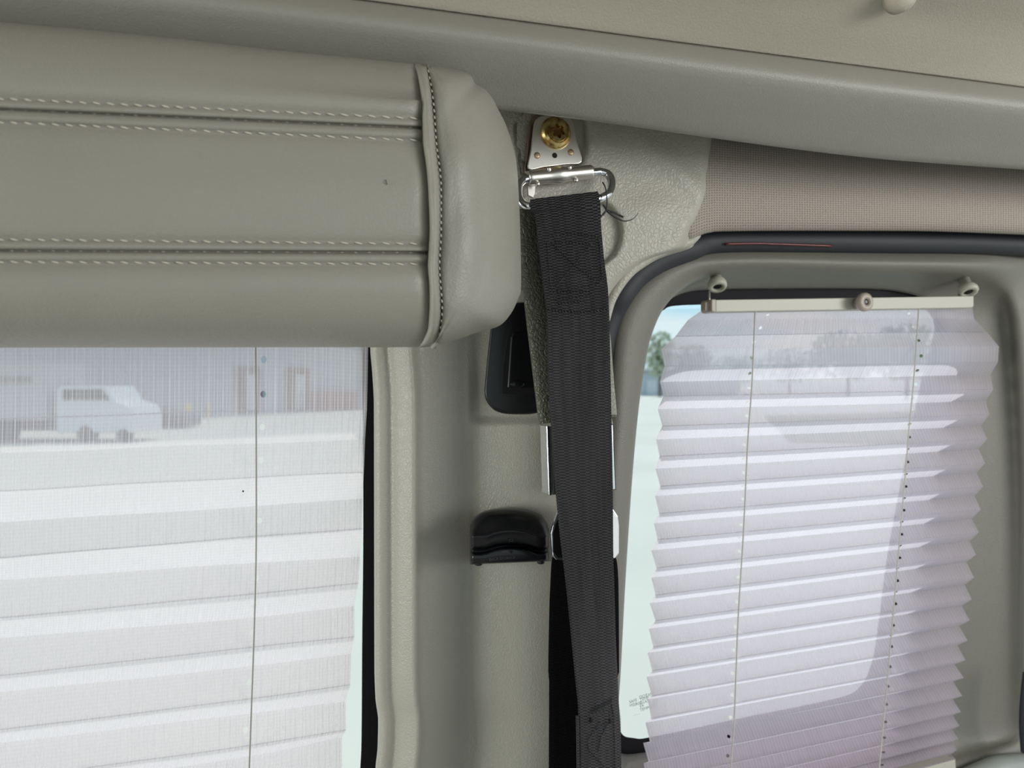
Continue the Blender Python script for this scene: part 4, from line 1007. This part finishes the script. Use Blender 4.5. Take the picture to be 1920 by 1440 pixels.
# dark car behind
TD = 31.5
car = empty('car', T(290, 804)); tag(car, 'dark low car parked beyond the white truck', 'car')
mb = MB(); side(mb, [(190, 800), (190, 780), (215, 774), (240, 765), (280, 763), (305, 772), (338, 779), (346, 787), (346, 800)], 0, 1.7); mb.build('body', mat('dark_car_paint', (.05, .045, .06), .3)[0], car, bevel=.06)
mb = MB(); side(mb, [(222, 774), (242, 767), (278, 766), (298, 774)], -.02, 1.72); mb.build('side_window', bpy.data.materials['dark_glass'], car)
for x in (212, 318):
    mb = MB(); mb.lathe(T(x, 798, -.03), (0, 1, 0), [(.16, 0), (.32, .03), (.32, .22), (.2, .24)], 24); mb.build('wheel', bpy.data.materials['tyre'], car)
# far low building and trees on the right
D_ = 120.0
fb = empty('low_building', (G(1228, 716, D_).x, D_, GZ)); tag(fb, 'distant low grey blue building beside the bare tree', 'building')
mb = MB(); mb.box((G(1290, 0, D_).x, D_ + 4, GZ + 1.9), 16, 8, 3.9); mb.build('wall', mat('blue_grey_wall', (.42, .48, .54), .6)[0], fb)
mb = MB(); mb.box((G(1290, 0, D_).x, D_ + 4, GZ + 4.0), 16.6, 8.8, .5); mb.build('roof', mat('slate_roof', (.32, .35, .38), .6)[0], fb)
mb = MB(); mb.box((G(1222, 0, D_).x, D_ - .05, GZ + 1.3), 1.6, .2, 2.4); mb.build('door', mat('pale_garage_door', (.55, .6, .64), .5)[0], fb)
def tree(px, top, d, width, nleaf, col, label, dens=1.0, seed=1):
    rnd = random.Random(seed); x = (px - 960) / F * d; ht = (720 - top) / F * d - GZ; w_ = width / F * d
    root = empty('tree', (x, d, GZ)); tag(root, label, 'tree', 'trees beyond the yard')
    mb = MB(); mb.tube([(x, d, GZ), (x + .1, d, GZ + ht * .3), (x, d, GZ + ht * .75)], [ht * .028, ht * .022, ht * .008], 8)
    tips = []
    for k in range(14):
        a = rnd.uniform(0, 6.28); z0 = GZ + ht * rnd.uniform(.28, .6); r_ = w_ * rnd.uniform(.25, .5)
        e_ = (x + math.cos(a) * r_, d + math.sin(a) * r_, GZ + ht * rnd.uniform(.6, .95)); tips.append(e_)
        mb.tube([(x, d, z0), ((x * .6 + e_[0] * .4), (d * .6 + e_[1] * .4), (z0 * .6 + e_[2] * .4) + .1), e_], [ht * .01, ht * .007, ht * .003], 5)
    mb.build('trunk', bpy.data.materials.get('bark') or mat('bark', (.16, .13, .10), .9)[0], root)
    mb = MB()
    for k in range(nleaf):
        u = Vector((rnd.gauss(0, 1), rnd.gauss(0, 1), rnd.gauss(0, 1))).normalized() * (rnd.random() ** .45)
        c_ = Vector((x + u.x * w_ * .5, d + u.y * w_ * .5, GZ + ht * .62 + u.z * ht * .38)); sz = ht * .036 * rnd.uniform(.6, 1.3)
        n1 = Vector((rnd.gauss(0, 1), rnd.gauss(0, 1), rnd.gauss(0, 1))).normalized(); a1 = n1.orthogonal().normalized() * sz; a2 = n1.cross(a1).normalized() * sz * .7
        mb.add([c_ - a1, c_ + a2, c_ + a1, c_ - a2], [(0, 1, 2, 3)])
    mn = 'leaves_%d' % int(col[1] * 1000)
    mb.build('foliage', bpy.data.materials.get(mn) or mat(mn, col, .8)[0], root)
tree(1237, 618, 110, 62, 620, (.44, .50, .36), 'sparse light green tree standing left of the right blind', seed=3)
tree(1300, 645, 142, 80, 900, (.20, .27, .13), 'rounded green tree just right of the sparse tree, behind the blind', seed=4)
tree(1385, 664, 160, 110, 900, (.20, .27, .13), 'low bushy tree left of centre behind the right blind', seed=5)
tree(1480, 652, 140, 120, 900, (.20, .27, .13), 'middle green tree of the row behind the right blind', seed=6)
tree(1590, 618, 116, 150, 1400, (.18, .25, .12), 'tall broad green tree behind the right blind headrail knob', seed=7)
tree(1700, 606, 88, 140, 1400, (.18, .25, .12), 'tallest green tree of the row, behind the right cord of the blind', seed=8)
